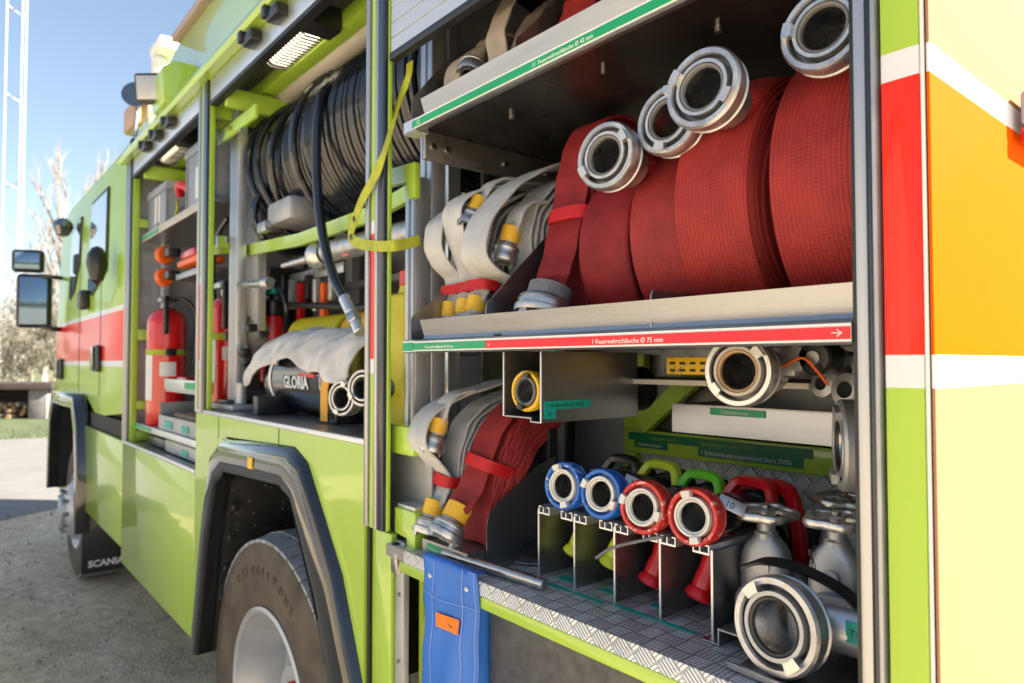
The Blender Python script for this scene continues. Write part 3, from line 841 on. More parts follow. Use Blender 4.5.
# rounded band: inner lip, face, outer roll
def lerp2(a, b_, t): return [(p[0] * (1 - t) + q[0] * t, p[1] * (1 - t) + q[1] * t) for p, q in zip(a, b_)]
secs = [(0, .01), (.05, -.012), (.16, -.026), (.35, -.032), (.65, -.034), (.93, -.032), (1, -.024), (1, .03)]
rows = [(lerp2(outer, inner, t), y) for t, y in secs]
vr = [[b.v((p[0], y, p[1])) for p in r] for r, y in rows]
for i in range(len(vr) - 1):
    for k in range(len(outer) - 1): b.f([vr[i][k], vr[i][k + 1], vr[i + 1][k + 1], vr[i + 1][k]], 'fender')
wa = part(b, 'wheel_arch', ang=50)
b = MB(); vr = [[b.v((p[0], y, p[1])) for p in inner] for y in (-.022, .45)]
for k in range(len(inner) - 1): b.f([vr[0][k], vr[0][k + 1], vr[1][k + 1], vr[1][k]], 'liner')
b.box((-2.6, .44, .5), (-1.2, .46, 1.32), 'liner'); b.build('liner', wa)
b = MB()
for z in (1.15, 1.03, .91, .79, .67):
    t = (1.2 - z) / .55; x = inner[2][0] * (1 - t) + inner[0][0] * t; b = MB(); b.cyl((x, .05, z), (x + .012, .05, z), .014, 'blackplastic', 12, bev=.004); b.build('bolt', wa)
b = MB()
for i in range(34):
    y = random.uniform(.02, .4); k = random.random(); x = inner[1][0] + (inner[2][0] - inner[1][0]) * k + .003; z = inner[1][1] + (inner[2][1] - inner[1][1]) * k
    r = random.uniform(.0015, .0035); b.cyl((x, y, z), (x + .002, y, z), r, 'concretepost', 6)
tag(b.build('mud_specks', wa), kind='stuff')
b = MB(); p = at(250, 463, -.036); b.box((p.x - .02, -.0375, p.z - .018), (p.x + .02, -.0345, p.z + .018), 'yellowpaint'); b.build('marker', wa)

# --- cab
CO = [(-4.22, 1.34), (-5.02, 1.36), (-5.22, 1.30), (-5.45, 1.46), (-6.72, 1.46), (-6.95, 1.15), (-7.02, .55), (-7.22, .55), (-7.26, 1.2), (-7.22, 1.9), (-7.02, 2.75), (-6.85, 2.90), (-6.5, 2.95), (-4.26, 2.98)]
b = MB(); b.prism(CO, 'y', .035, 2.465, 'livery', bev=.04); part(b, 'cab', ang=40)
b = MB(); b.box((-4.215, .04, 1.34), (-4.145, 2.46, 2.97), 'liner'); part(b, 'cab_gap_seal')
def cabwin(poly, name='cab_window'):
    b = MB(); b.prism(poly, 'y', .024, .034, 'rubber', bev=.003); o = part(b, name)
    cx = sum(p[0] for p in poly) / len(poly); cz = sum(p[1] for p in poly) / len(poly)
    b = MB(); b.prism([((x - cx) * .93 + cx, (z - cz) * .93 + cz) for x, z in poly], 'y', .0205, .0235, 'glass'); b.build('pane', o)
q = lambda u, v: (at(u, v, .03).x, at(u, v, .03).z)
cabwin([q(109.5, 186), q(93, 203), q(88.5, 290), q(92, 296), q(107, 270)])
cabwin([q(82.5, 216), q(73, 234), q(70, 300), q(74, 293), q(80, 262)])
for u, v0, v1 in ((96.5, 345, 372), (60, 360, 378)):
    b = MB(); p = at(u, (v0 + v1) / 2, .02); b.box((p.x - .10, .002, p.z - .09), (p.x + .10, .034, p.z + .09), 'blackplastic', bev=.02); b.box((p.x - .05, -.012, p.z - .08), (p.x + .05, .0, p.z + .08), 'fender', bev=.01); part(b, 'door_handle')
b = MB()
for x in (-5.02, -5.9): b.box((x, .0325, 1.45), (x + .008, .036, 2.80), 'rubber')
part(b, 'door_seam')
b = MB(); b.box((-5.3, .03, 1.235), (-4.2, .4, 1.335), 'liner'); part(b, 'cab_underside')
# front wheel arch (black band) and mudflap
fo = [(-5.28, .5), (-5.24, .9), (-5.34, 1.25), (-5.52, 1.44), (-6.68, 1.44), (-6.86, 1.25), (-6.93, .9), (-6.95, .6)]
fi = [(-5.37, .5), (-5.36, .9), (-5.44, 1.18), (-5.58, 1.34), (-6.62, 1.34), (-6.77, 1.18), (-6.83, .9), (-6.85, .6)]
b = MB(); rows = [(lerp2(fo, fi, t), y) for t, y in ((0, .03), (0, -.045), (.1, -.055), (.9, -.055), (1, -.045), (1, .03))]
vr = [[b.v((p[0], y, p[1])) for p in r] for r, y in rows]
for i in range(len(vr) - 1):
    for k in range(len(fo) - 1): b.f([vr[i][k], vr[i][k + 1], vr[i + 1][k + 1], vr[i + 1][k]], 'fender')
fa = part(b, 'wheel_arch', ang=50)
b = MB(); vr = [[b.v((p[0], y, p[1])) for p in fi] for y in (-.04, .5)]
for k in range(len(fi) - 1): b.f([vr[0][k], vr[0][k + 1], vr[1][k + 1], vr[1][k]], 'liner')
b.box((-6.9, .5, .5), (-5.3, .52, 1.36), 'liner'); b.build('liner', fa)
b = MB(); b.box((-5.315, -.01, .215), (-5.30, .62, .70), 'blackplastic', bev=.005); mf = part(b, 'mudflap')
text('SCANIA', .062, TM((-5.298, .03, .258), (0, 1, 0)), 'white', mf, bold=.002)
# mirrors
b = MB()
mxx = -6.75
def mir(u0, v0, u1, v1, Y, mt):
    a, c = at(u0, v0, Y), at(u1, v1, Y); return a, c
M0 = at(34, 302, -.16)
b = MB(); hh = .26
D = (CAM - M0).length
def onray(u, v, dist):
    d = (Fw + Rt * ((u - 512) / FPX) + Up * ((341.5 - v) / FPX)); return CAM + d * (dist / d.dot(Fw))
dist = (M0 - CAM).dot(Fw)
c1 = onray(34, 301, dist); c2 = onray(28, 261, dist)
fm = V((1, -.25, 0)).normalized(); rx = V((.25, 1, 0)).normalized()
for c, w_, h_, nm in ((c1, .13, .235, 'mirror'), (c2, .12, .10, 'mirror')):
    b = MB(); b.M = frame(c, (1, -.30, .0)); b.box((-w_, -.03, -h_), (w_, .06, h_), 'blackplastic', bev=.035, seg=4); o = part(b, nm)
    b = MB(); b.M = frame(c, (1, -.30, .0)); b.box((-w_ + .03, -.034, -h_ + .03), (w_ - .03, -.0315, h_ - .03), 'mirrorglass', bev=.001); b.build('mirror_glass', o)
b = MB(); b.tube([onray(40, 276, dist), onray(52, 277, dist), V((-6.95, .05, onray(62, 277, dist).z))], .018, 'blackplastic', 10); part(b, 'mirror_arm'); b = MB()
b.tube([onray(42, 326, dist), onray(52, 329, dist), V((-6.95, .05, onray(60, 329, dist).z))], .022, 'blackplastic', 10); part(b, 'mirror_arm')
for (u, v, s) in ((63, 226, .09), (97, 262, .075)):
    p = at(u, v, -.06); b = MB(); b.M = Matrix.Translation(p) @ Matrix.Diagonal((1, .8, 1 if u < 80 else 1.9, 1)); b.lathe([(0, -s), (s * .6, -s * .8), (s, -s * .1), (s * .9, s * .3), (s * .5, s * .6), (0, s * .7)], 'blackplastic' if u > 80 else 'stainless', seg=20); part(b, 'mirror')
p = at(83, 300, .0); b = MB(); b.box((p.x - .07, -.03, p.z - .07), (p.x + .07, .034, p.z + .07), 'blackplastic', bev=.02); part(b, 'marker_lamp')

# --- roof structures
b = MB(); b.prism([(-3.95, 2.876), (-3.95, 3.02), (-3.72, 3.30), (-3.55, 3.34), (-.4, 3.34), (-.4, 2.876)], 'y', .13, 2.35, 'roofpanel', bev=.02); rl = part(b, 'roof_locker')
b = MB(); b.box((-3.56, .10, 3.335), (-.4, .16, 3.375), 'roofbrown', bev=.008); b.build('rim', rl)
p = V((-3.50, 0, 0))
b = MB(); b.M = Matrix.Translation((p.x, 0, 0)); b.prism([(-.02, 2.88), (-.03, 3.04), (.03, 3.09), (.2, 3.09), (.2, 2.88)], 'x', .10, .33, 'lime', bev=.012); wl = part(b, 'lamp_housing')
b = MB(); b.M = frame((p.x + .15, -.03, 2.99), (.75, -.65, -.15)); b.box((-.07, -.035, -.07), (.07, .03, .07), 'blackplastic', bev=.015); b.build('lamp_frame', wl)
b = MB(); b.M = frame((p.x + .15, -.03, 2.99), (.75, -.65, -.15)); b.box((-.055, -.039, -.055), (.055, -.036, .055), 'rimpaint', bev=.001); b.build('lens', wl)
p = at(160, 60, .2)
b = MB(); b.M = Matrix.Translation(p) @ Matrix.Scale(.75, 4); b.box((-.12, -.06, .02), (.22, .12, .13), 'white', bev=.03); b.cyl((0, 0, -.14), (0, 0, .02), .06, 'white', 20, bev=.02); b.cyl((-.0, 0, -.5), (0, 0, -.14), .02, 'steel', 10); part(b, 'floodlight')
p = at(138, 98, .1)
b = MB(); b.M = frame(p, (1, -.5, .2)); b.lathe([(0, -.03), (.04, -.02), (.075, .03), (.08, .045), (0, .05)], 'stainless', ax=(0, -1, 0), seg=20); b.cyl((0, 0, -.02), (0, 0, -.25), .012, 'steel', 8); part(b, 'horn')
p = at(130, 118, .1)
b = MB(); b.box((p.x - .10, .08, p.z - .09), (p.x + .22, .5, p.z + .07), 'tanbox', bev=.02); b.box((p.x + .02, .1, p.z - .35), (p.x + .5, .5, p.z - .12), 'roofpanel', bev=.02); part(b, 'roof_box')

# --- compartment lamps
def clamp(x, L_, y=.11, z=2.685):
    b = MB(); b.box((x, y - .02, z - .01), (x + L_, y + .06, z + .035), 'blackplastic', bev=.006); b.box((x + L_ - .07, y - .045, z - .045), (x + L_ + .02, y + .06, z + .035), 'blackplastic', bev=.008)
    o = part(b, 'compartment_lamp')
    b = MB(); b.box((x + .02, y - .030, z - .034), (x + L_ - .075, y + .035, z - .012), 'lamplens', bev=.008); b.build('lens', o)
    b = MB(); n = int(L_ / .028)
    for k in range(n):
        xx = x + .02 + k * (L_ - .10) / (n - 1)
        b.tube([(xx, y - .035, z + .01), (xx, y - .042, z - .03), (xx, y - .02, z - .044), (xx, y + .035, z - .042), (xx, y + .045, z)], .0042, 'sheetdark', 6)
    b.build('grille', o)
clamp(-2.15, .40, z=2.772)
p = at(180, 145, .11); clamp(p.x - .26, .42, z=2.765)

# ------------------------------------------------------------------ couplings
def storz(parent, M, R=.062, depth=.034, ring='castalu', inner='worn', lugm='worn', gk='gasketgrey', bore=.55, name='coupling', back=.05, tailr=None, spin=0, darkring=None):
    """Storz coupling facing local -Y; origin at the centre of the front face"""
    M = M @ Matrix.Rotation(spin, 4, 'Y')
    b = MB(); b.M = M
    tr_ = tailr or R * .62
    b.lathe([(R * .80, .004), (R * .83, .0), (R * .95, .0), (R, .004), (R * 1.0, depth * .4), (R * .93, depth * .5), (R * .93, depth * .8), (R * .97, depth * .85), (R * .94, depth), (tr_ * 1.08, depth * 1.15), (tr_, depth * 1.3), (tr_, depth + back), (tr_ * .8, depth + back)],
            ring, ax=(0, 1, 0), seg=56)
    b.lathe([(R * .80, .004), (R * .80, depth * .5), (R * .70, depth * .5)], darkring or ('castdark' if ring in ('castalu', 'worn', 'castdull') else ring), ax=(0, 1, 0), seg=56)
    o = b.build(name, parent)
    b = MB(); b.M = M
    b.lathe([(R * .70, depth * .5), (R * .70, .004), (R * .685, -.001), (R * .60, -.001), (R * .59, .003)], inner, ax=(0, 1, 0), seg=48)
    b.lathe([(R * .50, .006), (R * .48, .012), (R * .46, .05), (R * .46, depth + back - .003)], 'steel', ax=(0, 1, 0), seg=40)
    b.build('inner_ring', o)
    b = MB(); b.M = M
    b.lathe([(R * .59, .003), (R * .57, .0), (R * .52, .001), (R * .50, .006)], gk, ax=(0, 1, 0), seg=48); b.build('gasket', o)
    b = MB(); b.M = M
    b.lathe([(R * .46, depth + back * .9), (0, depth + back * .9)], 'gasket', ax=(0, 1, 0), seg=24)
    b.build('bore', o)
    for s in (0, PI):
        b = MB(); b.M = M @ Matrix.Rotation(s, 4, 'Y')
        n = 6; w_ = math.radians(24)
        ri, ro = R * .68, R * .90
        vs = []
        for k in range(n + 1):
            a = -w_ / 2 + w_ * k / n
            for r, y in ((ri, .003), (ri, -.008), (ro, -.008), (ro, .003)): vs.append(b.v((math.sin(a) * r, y, math.cos(a) * r)))
        for k in range(n):
            for j in range(4):
                a_ = k * 4 + j; b_ = k * 4 + (j + 1) % 4; b.f([vs[a_], vs[b_], vs[b_ + 4], vs[a_ + 4]], lugm)
        b.f(vs[:4], lugm); b.f(vs[-4:], lugm)
        b.build('lug', o)
    return o


# ------------------------------------------------------------------ red hose rolls on shelf B
ZB = 1.717


def hose_roll(x0, x1, yf, R, mt, label, coup, spin=0, tail=True, layers=16, R2=.063, cfwd=(.08, -1, .06), name='hose_roll', dz=0):
    cy, cz = yf + R, ZB + R + dz
    t_ = thing(name, label, 'fire hose', ((x0 + x1) / 2, cy, ZB), 'red 75 mm hose rolls on the middle shelf')
    b = MB()
    gap = (R - .05) / layers; w = x1 - x0
    prof = []
    # side face with one bulge per wound layer, then outer face, then other side
    side = []
    for k in range(layers):
        r = R - k * gap; jj = random.uniform(-.0022, .0022); side += [(r - gap * .06, jj - .001), (r - gap * .10, jj), (r - gap * .5, .0035 + jj), (r - gap * .90, jj), (r - gap * .97, -.008)]
    hi = [(r, w / 2 + h - .003) for r, h in side]
    lo_ = [(r, -w / 2 - h + .003) for r, h in side]
    prof = lo_[::-1] + [(R, -w / 2 + .002), (R + .001, -w * .25), (R + .0015, 0), (R + .001, w * .25), (R, w / 2 - .002)] + hi
    b.lathe(prof, mt, ((x0 + x1) / 2, cy, cz), (1, 0, 0), 96)
    b.lathe([(.05, w / 2 - .01), (0, w / 2 - .01)], 'darkinner', ((x0 + x1) / 2, cy, cz), (1, 0, 0), 24)
    # outer wrap: a slightly loose last turn rising to the coupling
    c = V(coup); f = V(cfwd).normalized()
    xm = (x0 + x1) / 2
    if tail:
        pts = []
        for a in (250, 225, 205, 185, 165, 150, 135):
            ar = math.radians(a); pts.append(V((xm, cy + math.cos(ar) * (R + .004), cz + math.sin(ar) * (R + .004))))
        # front of the roll is at angle 180 (towards -y)
    end = c - f * .075
    b2pts = [V((xm + .01, cy + .10, cz + R - .012)), V((xm + .012, cy + .03, cz + R + .004)), V((xm, cy - .05, cz + R + .002)).lerp(end, .35), end.lerp(V((xm, cy, cz + R)), .18), end]
    # neck goes from flat to round towards the coupling
    path = smooth_path(b2pts, 6); n = len(path)
    rings = []; d = 0
    for i, p in enumerate(path):
        T = (path[min(i + 1, n - 1)] - path[max(i - 1, 0)]).normalized(); X = V((1, 0, 0)); X = (X - T * X.dot(T)).normalized(); Y = T.cross(X)
        k = i / (n - 1); k = k * k
        aw = (w * .48) * (1 - k) + R2 * .60 * k; ah = .006 * (1 - k) + R2 * .60 * k
        if i: d += (path[i] - path[i - 1]).length
        rings.append(([b.v(p + X * math.cos(2 * PI * j / 24) * aw + Y * math.sin(2 * PI * j / 24) * ah) for j in range(24)], d))
    for (A, d0), (B, d1) in zip(rings, rings[1:]):
        for j in range(24):
            j2 = (j + 1) % 24; b.f([A[j], A[j2], B[j2], B[j]], mt, [(j * .01, d0), ((j + 1) * .01, d0), ((j + 1) * .01, d1), (j * .01, d1)])
    b.f(rings[0][0], mt)
    b.build('hose', t_)
    storz(t_, frame(c, f), R=R2, spin=spin, back=.045)
    return t_


def yz(u, v, X):
    d = Fw + Rt * ((u - 512) / FPX) + Up * ((341.5 - v) / FPX); p = CAM + d * ((X - CAM.x) / d.x); return p


hose_roll(-.213, -.094, .055, .212, 'redhosebright', 'bright red ribbed hose roll at the right end beside the white door post', at(822, 27, .030), spin=math.radians(100), R2=.054)
hose_roll(-.372, -.252, .06, .205, 'redhosebright', 'red hose roll showing its wound layers, with the topmost of the facing couplings', at(701, 87, .0), spin=math.radians(-60), R2=.057)
hose_roll(-.490, -.375, .095, .184, 'redhose', 'red hose roll second from the upright hose, its coupling partly behind another', at(666, 119, .05), spin=math.radians(10), R2=.055)
hose_roll(-.630, -.514, .115, .172, 'redhosedark', 'darker red hose roll next to the upright folded hose, coupling lowest of the rolls', at(604, 155, .02), spin=math.radians(-120), R2=.056, cfwd=(.12, -1, .05))


# ------------------------------------------------------------------ folded hose packs
def neckcoupling(t_, p, d, R, sleeve=True, free=False, ringm='castalu', sl='sleeve', W=.065, mt='whitehose', spin=0):
    """coupling seen from behind/side: p = where the hose enters, d = direction hose -> coupling face"""
    d = V(d).normalized()
    b = MB(); b.M = frame(p, d, up=(0, 1, 0))
    # flat-to-round neck along -Y, sleeve then coupling
    rings = []
    for k, (y, aw, ah) in enumerate(((.004, W * .495, .003), (-.008, W * .46, .009), (-.022, R * .74, R * .50), (-.045, R * .66, R * .64))):
        rings.append([b.v((math.cos(2 * PI * j / 24) * aw, y, math.sin(2 * PI * j / 24) * ah)) for j in range(24)])
    for A, B in zip(rings, rings[1:]):
        for j in range(24): b.f([A[j], A[(j + 1) % 24], B[(j + 1) % 24], B[j]], mt, [(j * .01, 0), (j * .01 + .01, 0), (j * .01 + .01, .02), (j * .01, .02)])
    if free:
        q = V(p); b.M = Matrix(); b.flat([q + d * .002, q - d * .018, q - d * .034 + V((0, .006, 0)), q - d * .048 + V((0, .022, 0)), q - d * .055 + V((0, .06, 0))], W, .007, mt, sm=5)
    b.build('hose_neck', t_)
    if sleeve:
        b = MB(); b.M = frame(p, d, up=(0, 1, 0)); b.lathe([(R * .60, .008), (R * .74, .010), (R * .72, .042), (R * .60, .044)], sl, ax=(0, -1, 0), seg=32); b.build('sleeve', t_)
    storz(t_, frame(V(p) + d * .085, d, up=(0, 1, 0)), R=R, back=.01, spin=spin, tailr=R * .64, depth=.032)


def pack(name, label, X0, w, outer, inner, n, mt, group=None, mid=None, fr=.0, loose=1, strap=None, tk=.0055, cat='fire hose', base=None, strapmat='strapred', slack=.35):
    """nested loops: outer and inner are (y,z) polylines of the left edge; layer 0 follows outer"""
    t_ = thing(name, label, cat, base or (X0 + w / 2, outer[0][0], outer[0][1]), group)
    O = resample(smooth_path([(0, a, c) for a, c in outer], 8), 60); I = resample(smooth_path([(0, a, c) for a, c in inner], 8), 60)
    MI = resample(smooth_path([(0, a, c) for a, c in mid], 8), 60) if mid else None
    b = MB()
    for k in range(n):
        t = 0 if k == 0 else slack + (1 - slack) * k / (n - 1)
        dx = random.uniform(-.002, .002) + .0012 * k
        if mid and k:
            t = (k - 1) / (n - 2); path = [V((X0 + w / 2 + dx, o.y * (1 - t) + i.y * t, o.z * (1 - t) + i.z * t)) for o, i in zip(MI, I)]
        else: path = [V((X0 + w / 2 + dx, o.y * (1 - t) + i.y * t, o.z * (1 - t) + i.z * t)) for o, i in zip(O, I)]
        ph = random.uniform(0, 6); path = [q + V((.0012 * math.sin(j * .55 + ph), .0010 * math.sin(j * .8 + ph), .0008 * math.sin(j * .67 + ph * 2))) for j, q in enumerate(path)]
        b.flat(path, w, tk, mt, sm=0)
    b.build('hose', t_)
    return t_


def strapband(t_, c, hw, hd, h, mt, tilt=0, name='strap', lean=0):
    b = MB(); b.M = Matrix.Translation(c) @ Matrix.Rotation(tilt, 4, 'X') @ Matrix.Rotation(lean, 4, 'Y')
    path = []
    for k in range(32):
        a = 2 * PI * k / 32; ca, sa = math.cos(a), math.sin(a)
        path.append(V((hw * abs(ca) ** .5 * (1 if ca > 0 else -1), hd * abs(sa) ** .5 * (1 if sa > 0 else -1), 0)))
    b.sweep(path, [(-h / 2, -.0012), (h / 2, -.0012), (h / 2, .0012), (-h / 2, .0012)], mt, W=(0, 0, 1), closed=True)
    return b.build(name, t_)


def tail(t_, outer, X0, w, R, mt='whitehose', sleeve=True, cx=None, sl='sleeve'):
    """continues the outermost layer into its sleeve and coupling"""
    a, c = V((0, *outer[0])), V((0, *outer[1])); d = (a - c).normalized()
    neckcoupling(t_, V((cx if cx is not None else X0 + w / 2, *outer[0])), d, R, W=w, mt=mt, sleeve=sleeve)


# lower white pack
o_ = [(.080, 1.375), (.092, 1.405), (.088, 1.425), (.062, 1.458), (.030, 1.49), (.024, 1.525), (.045, 1.56), (.10, 1.592), (.19, 1.617), (.29, 1.635), (.38, 1.63)]
lw = pack('folded_hose', 'folded white hose strapped in red, leaning at the left end of the tread-plate floor', -1.078, .070, o_,
          [(.145, 1.31), (.15, 1.38), (.165, 1.44), (.19, 1.48), (.22, 1.51), (.25, 1.53), (.28, 1.55), (.31, 1.565), (.34, 1.58), (.37, 1.59), (.40, 1.60)], 8, 'whitehose', tk=.0062,
          mid=[(.105, 1.31), (.108, 1.38), (.112, 1.43), (.118, 1.47), (.130, 1.51), (.155, 1.55), (.20, 1.58), (.26, 1.60), (.32, 1.61), (.38, 1.615)])
strapband(lw, (-1.043, .112, 1.410), .041, .036, .026, 'strapred', tilt=-.15, lean=.1)
tail(lw, o_, -1.078, .070, .035)
neckcoupling(lw, V((-1.025, .075, 1.562)), V((-.05, -.30, -1)), .029, W=.05, free=True)
# lower red pack
o_ = [(.060, 1.385), (.078, 1.41), (.098, 1.445), (.112, 1.485), (.14, 1.535), (.17, 1.565), (.21, 1.59), (.26, 1.61), (.33, 1.615)]
lr = pack('folded_hose', 'folded red hose with red strap and yellow sleeve, standing beside the lower white one', -.962, .085, o_,
          [(.15, 1.275), (.165, 1.36), (.18, 1.42), (.20, 1.46), (.225, 1.49), (.25, 1.51), (.28, 1.53), (.32, 1.55), (.38, 1.57)], 14, 'redhose', tk=.0054,
          mid=[(.090, 1.30), (.098, 1.36), (.108, 1.41), (.122, 1.46), (.142, 1.505), (.168, 1.54), (.205, 1.572), (.25, 1.595), (.32, 1.605)])
strapband(lr, (-.918, .135, 1.452), .050, .050, .026, 'strapred', tilt=-.35, lean=.12)
tail(lr, o_, -.962, .085, .038, mt='redhose')

GW = 'white folded hoses on the middle shelf'
o1 = [(.108, 1.825), (.112, 1.85), (.104, 1.875), (.066, 1.908), (.05, 1.955), (.065, 2.00), (.115, 2.035), (.19, 2.06), (.28, 2.075)]
w1 = pack('folded_hose', 'small white folded hose loop nearest the shelf end cheek, strapped in red', -1.06, .068, o1,
          [(.165, 1.72), (.165, 1.82), (.17, 1.88), (.19, 1.92), (.21, 1.95), (.24, 1.98), (.27, 2.0), (.30, 2.02), (.34, 2.03)], 5, 'whitehose', GW, tk=.0062,
          mid=[(.13, 1.72), (.13, 1.84), (.125, 1.90), (.13, 1.95), (.15, 1.99), (.19, 2.02), (.25, 2.045), (.34, 2.05)])
o2 = [(.098, 1.825), (.104, 1.85), (.10, 1.878), (.078, 1.93), (.060, 1.97), (.058, 2.01), (.085, 2.045), (.15, 2.07), (.24, 2.095), (.34, 2.10)]
w2 = pack('folded_hose', 'white folded hose loop between the small loop and the large loop', -.99, .070, o2,
          [(.16, 1.72), (.16, 1.82), (.165, 1.88), (.18, 1.92), (.20, 1.96), (.23, 1.99), (.26, 2.01), (.30, 2.03), (.34, 2.04)], 6, 'whitehose', GW, tk=.0062,
          mid=[(.125, 1.72), (.125, 1.84), (.125, 1.90), (.13, 1.96), (.15, 2.01), (.19, 2.045), (.25, 2.07), (.34, 2.08)])
w3 = pack('folded_hose', 'largest white folded hose with many nested layers next to the upright red hose', -.893, .084,
          [(.175, 1.83), (.13, 1.848), (.08, 1.862), (.045, 1.885), (.036, 1.915), (.052, 1.965), (.11, 2.035), (.19, 2.09), (.28, 2.125), (.40, 2.14)],
          [(.34, 1.80), (.30, 1.84), (.27, 1.88), (.26, 1.92), (.27, 1.96), (.30, 1.99), (.33, 2.02), (.37, 2.04), (.42, 2.05)], 9, 'whitehose', GW, tk=.0064,
          mid=[(.22, 1.80), (.18, 1.85), (.16, 1.89), (.155, 1.94), (.165, 1.99), (.195, 2.035), (.245, 2.075), (.31, 2.10), (.41, 2.115)])
tail(w1, o1, -1.06, .068, .030)
tail(w2, o2, -.99, .070, .030)
b = MB(); x = -.905; b.flat([(x, .115, 1.88), (x, .103, 1.855), (x, .092, 1.825)], .062, .012, 'whitehose', sm=4); b.build('hose_end', w3)
neckcoupling(w3, V((x, .092, 1.827)), V((.0, -.25, -1)), .031, W=.062)
for t_, x, y in ((w1, -1.026, .118), (w2, -.955, .11), (w3, -.905, .10)): strapband(t_, (x, y, 1.842), .038, .026, .022, 'strapred', tilt=-.1)
neckcoupling(w1, V((-1.0, .125, 1.985)), V((.25, .05, -1)), .024, W=.045, sleeve=False, free=True)
neckcoupling(w2, V((-.925, .115, 2.045)), V((.0, -.45, -.8)), .026, W=.045, free=True)
neckcoupling(w3, V((-.822, .118, 1.968)), V((-.05, -.28, -1)), .028, W=.05, free=True)

# upright red pack on shelf B
o_ = [(.080, 1.838), (.092, 1.87), (.103, 1.91), (.120, 1.97), (.137, 2.05), (.16, 2.12), (.20, 2.165), (.26, 2.175), (.33, 2.15)]
up = pack('folded_hose', 'dull red folded hose standing upright with red strap and grey band', -.70, .092, o_,
          [(.165, 1.72), (.170, 1.80), (.175, 1.88), (.18, 1.97), (.19, 2.05), (.21, 2.10), (.235, 2.135), (.27, 2.145), (.33, 2.13)], 6, 'redhosedark',
          mid=[(.128, 1.72), (.132, 1.80), (.135, 1.88), (.14, 1.97), (.155, 2.05), (.18, 2.11), (.22, 2.15), (.27, 2.16), (.34, 2.14)])
strapband(up, (-.651, .142, 1.958), .054, .038, .027, 'strapred', tilt=-.18)
tail(up, o_, -.70, .092, .056, mt='redhosedark', sleeve=False)
b = MB(); a = V((-.651, *o_[0])); c = V((-.651, *o_[1])); d = (a - c).normalized()
b.lathe([(.0385, .020), (.0425, .022), (.0425, .046), (.0385, .048)], 'greyband', a, d, 32); b.build('band', up)
up.location += V((-.036, .026, .004))

# ------------------------------------------------------------------ top shelf hoses (partly cut by the shutter)
ts = pack('folded_hose', 'beige folded hose on the top shelf at its left end under the shutter', -.99, .06,
          [(.30, 2.215), (.20, 2.225), (.12, 2.24), (.07, 2.27), (.06, 2.32), (.10, 2.37), (.18, 2.42), (.3, 2.46)],
          [(.32, 2.23), (.28, 2.24), (.24, 2.26), (.20, 2.29), (.20, 2.32), (.24, 2.35), (.28, 2.38), (.34, 2.40)], 6, 'beigehose', 'beige hoses on the top shelf', slack=.4)
neckcoupling(ts, V((-.93, .115, 2.375)), V((.1, -.4, -.8)), .033, W=.05, mt='beigehose', sleeve=False, free=True)
ts2 = pack('folded_hose', 'beige folded hose crossing down to the shelf lip in front of the divider', -.84, .06,
           [(.16, 2.21), (.10, 2.24), (.07, 2.29), (.06, 2.34), (.08, 2.40), (.12, 2.46), (.2, 2.52)],
           [(.30, 2.22), (.26, 2.26), (.23, 2.30), (.22, 2.34), (.24, 2.38), (.28, 2.42), (.33, 2.46)], 7, 'beigehose', 'beige hoses on the top shelf', slack=.3)
strapband(ts2, (-.80, .15, 2.28), .04, .07, .024, 'strapred')
ts3 = pack('folded_hose', 'bright red folded hose behind the divider of the top shelf', -.66, .09,
           [(.12, 2.21), (.10, 2.25), (.095, 2.30), (.11, 2.36), (.15, 2.42), (.22, 2.46)],
           [(.30, 2.22), (.29, 2.26), (.29, 2.30), (.30, 2.34), (.31, 2.37), (.34, 2.40)], 7, 'redhosebright', slack=.15)
b = MB()
for k in range(5): b.tube([(-.65 + k * .02, .10, 2.25), (-.63 + k * .02, .103, 2.31), (-.645 + k * .02, .13, 2.37)], .004, 'rubber', 6, sm=4)
b.build('net', ts3)

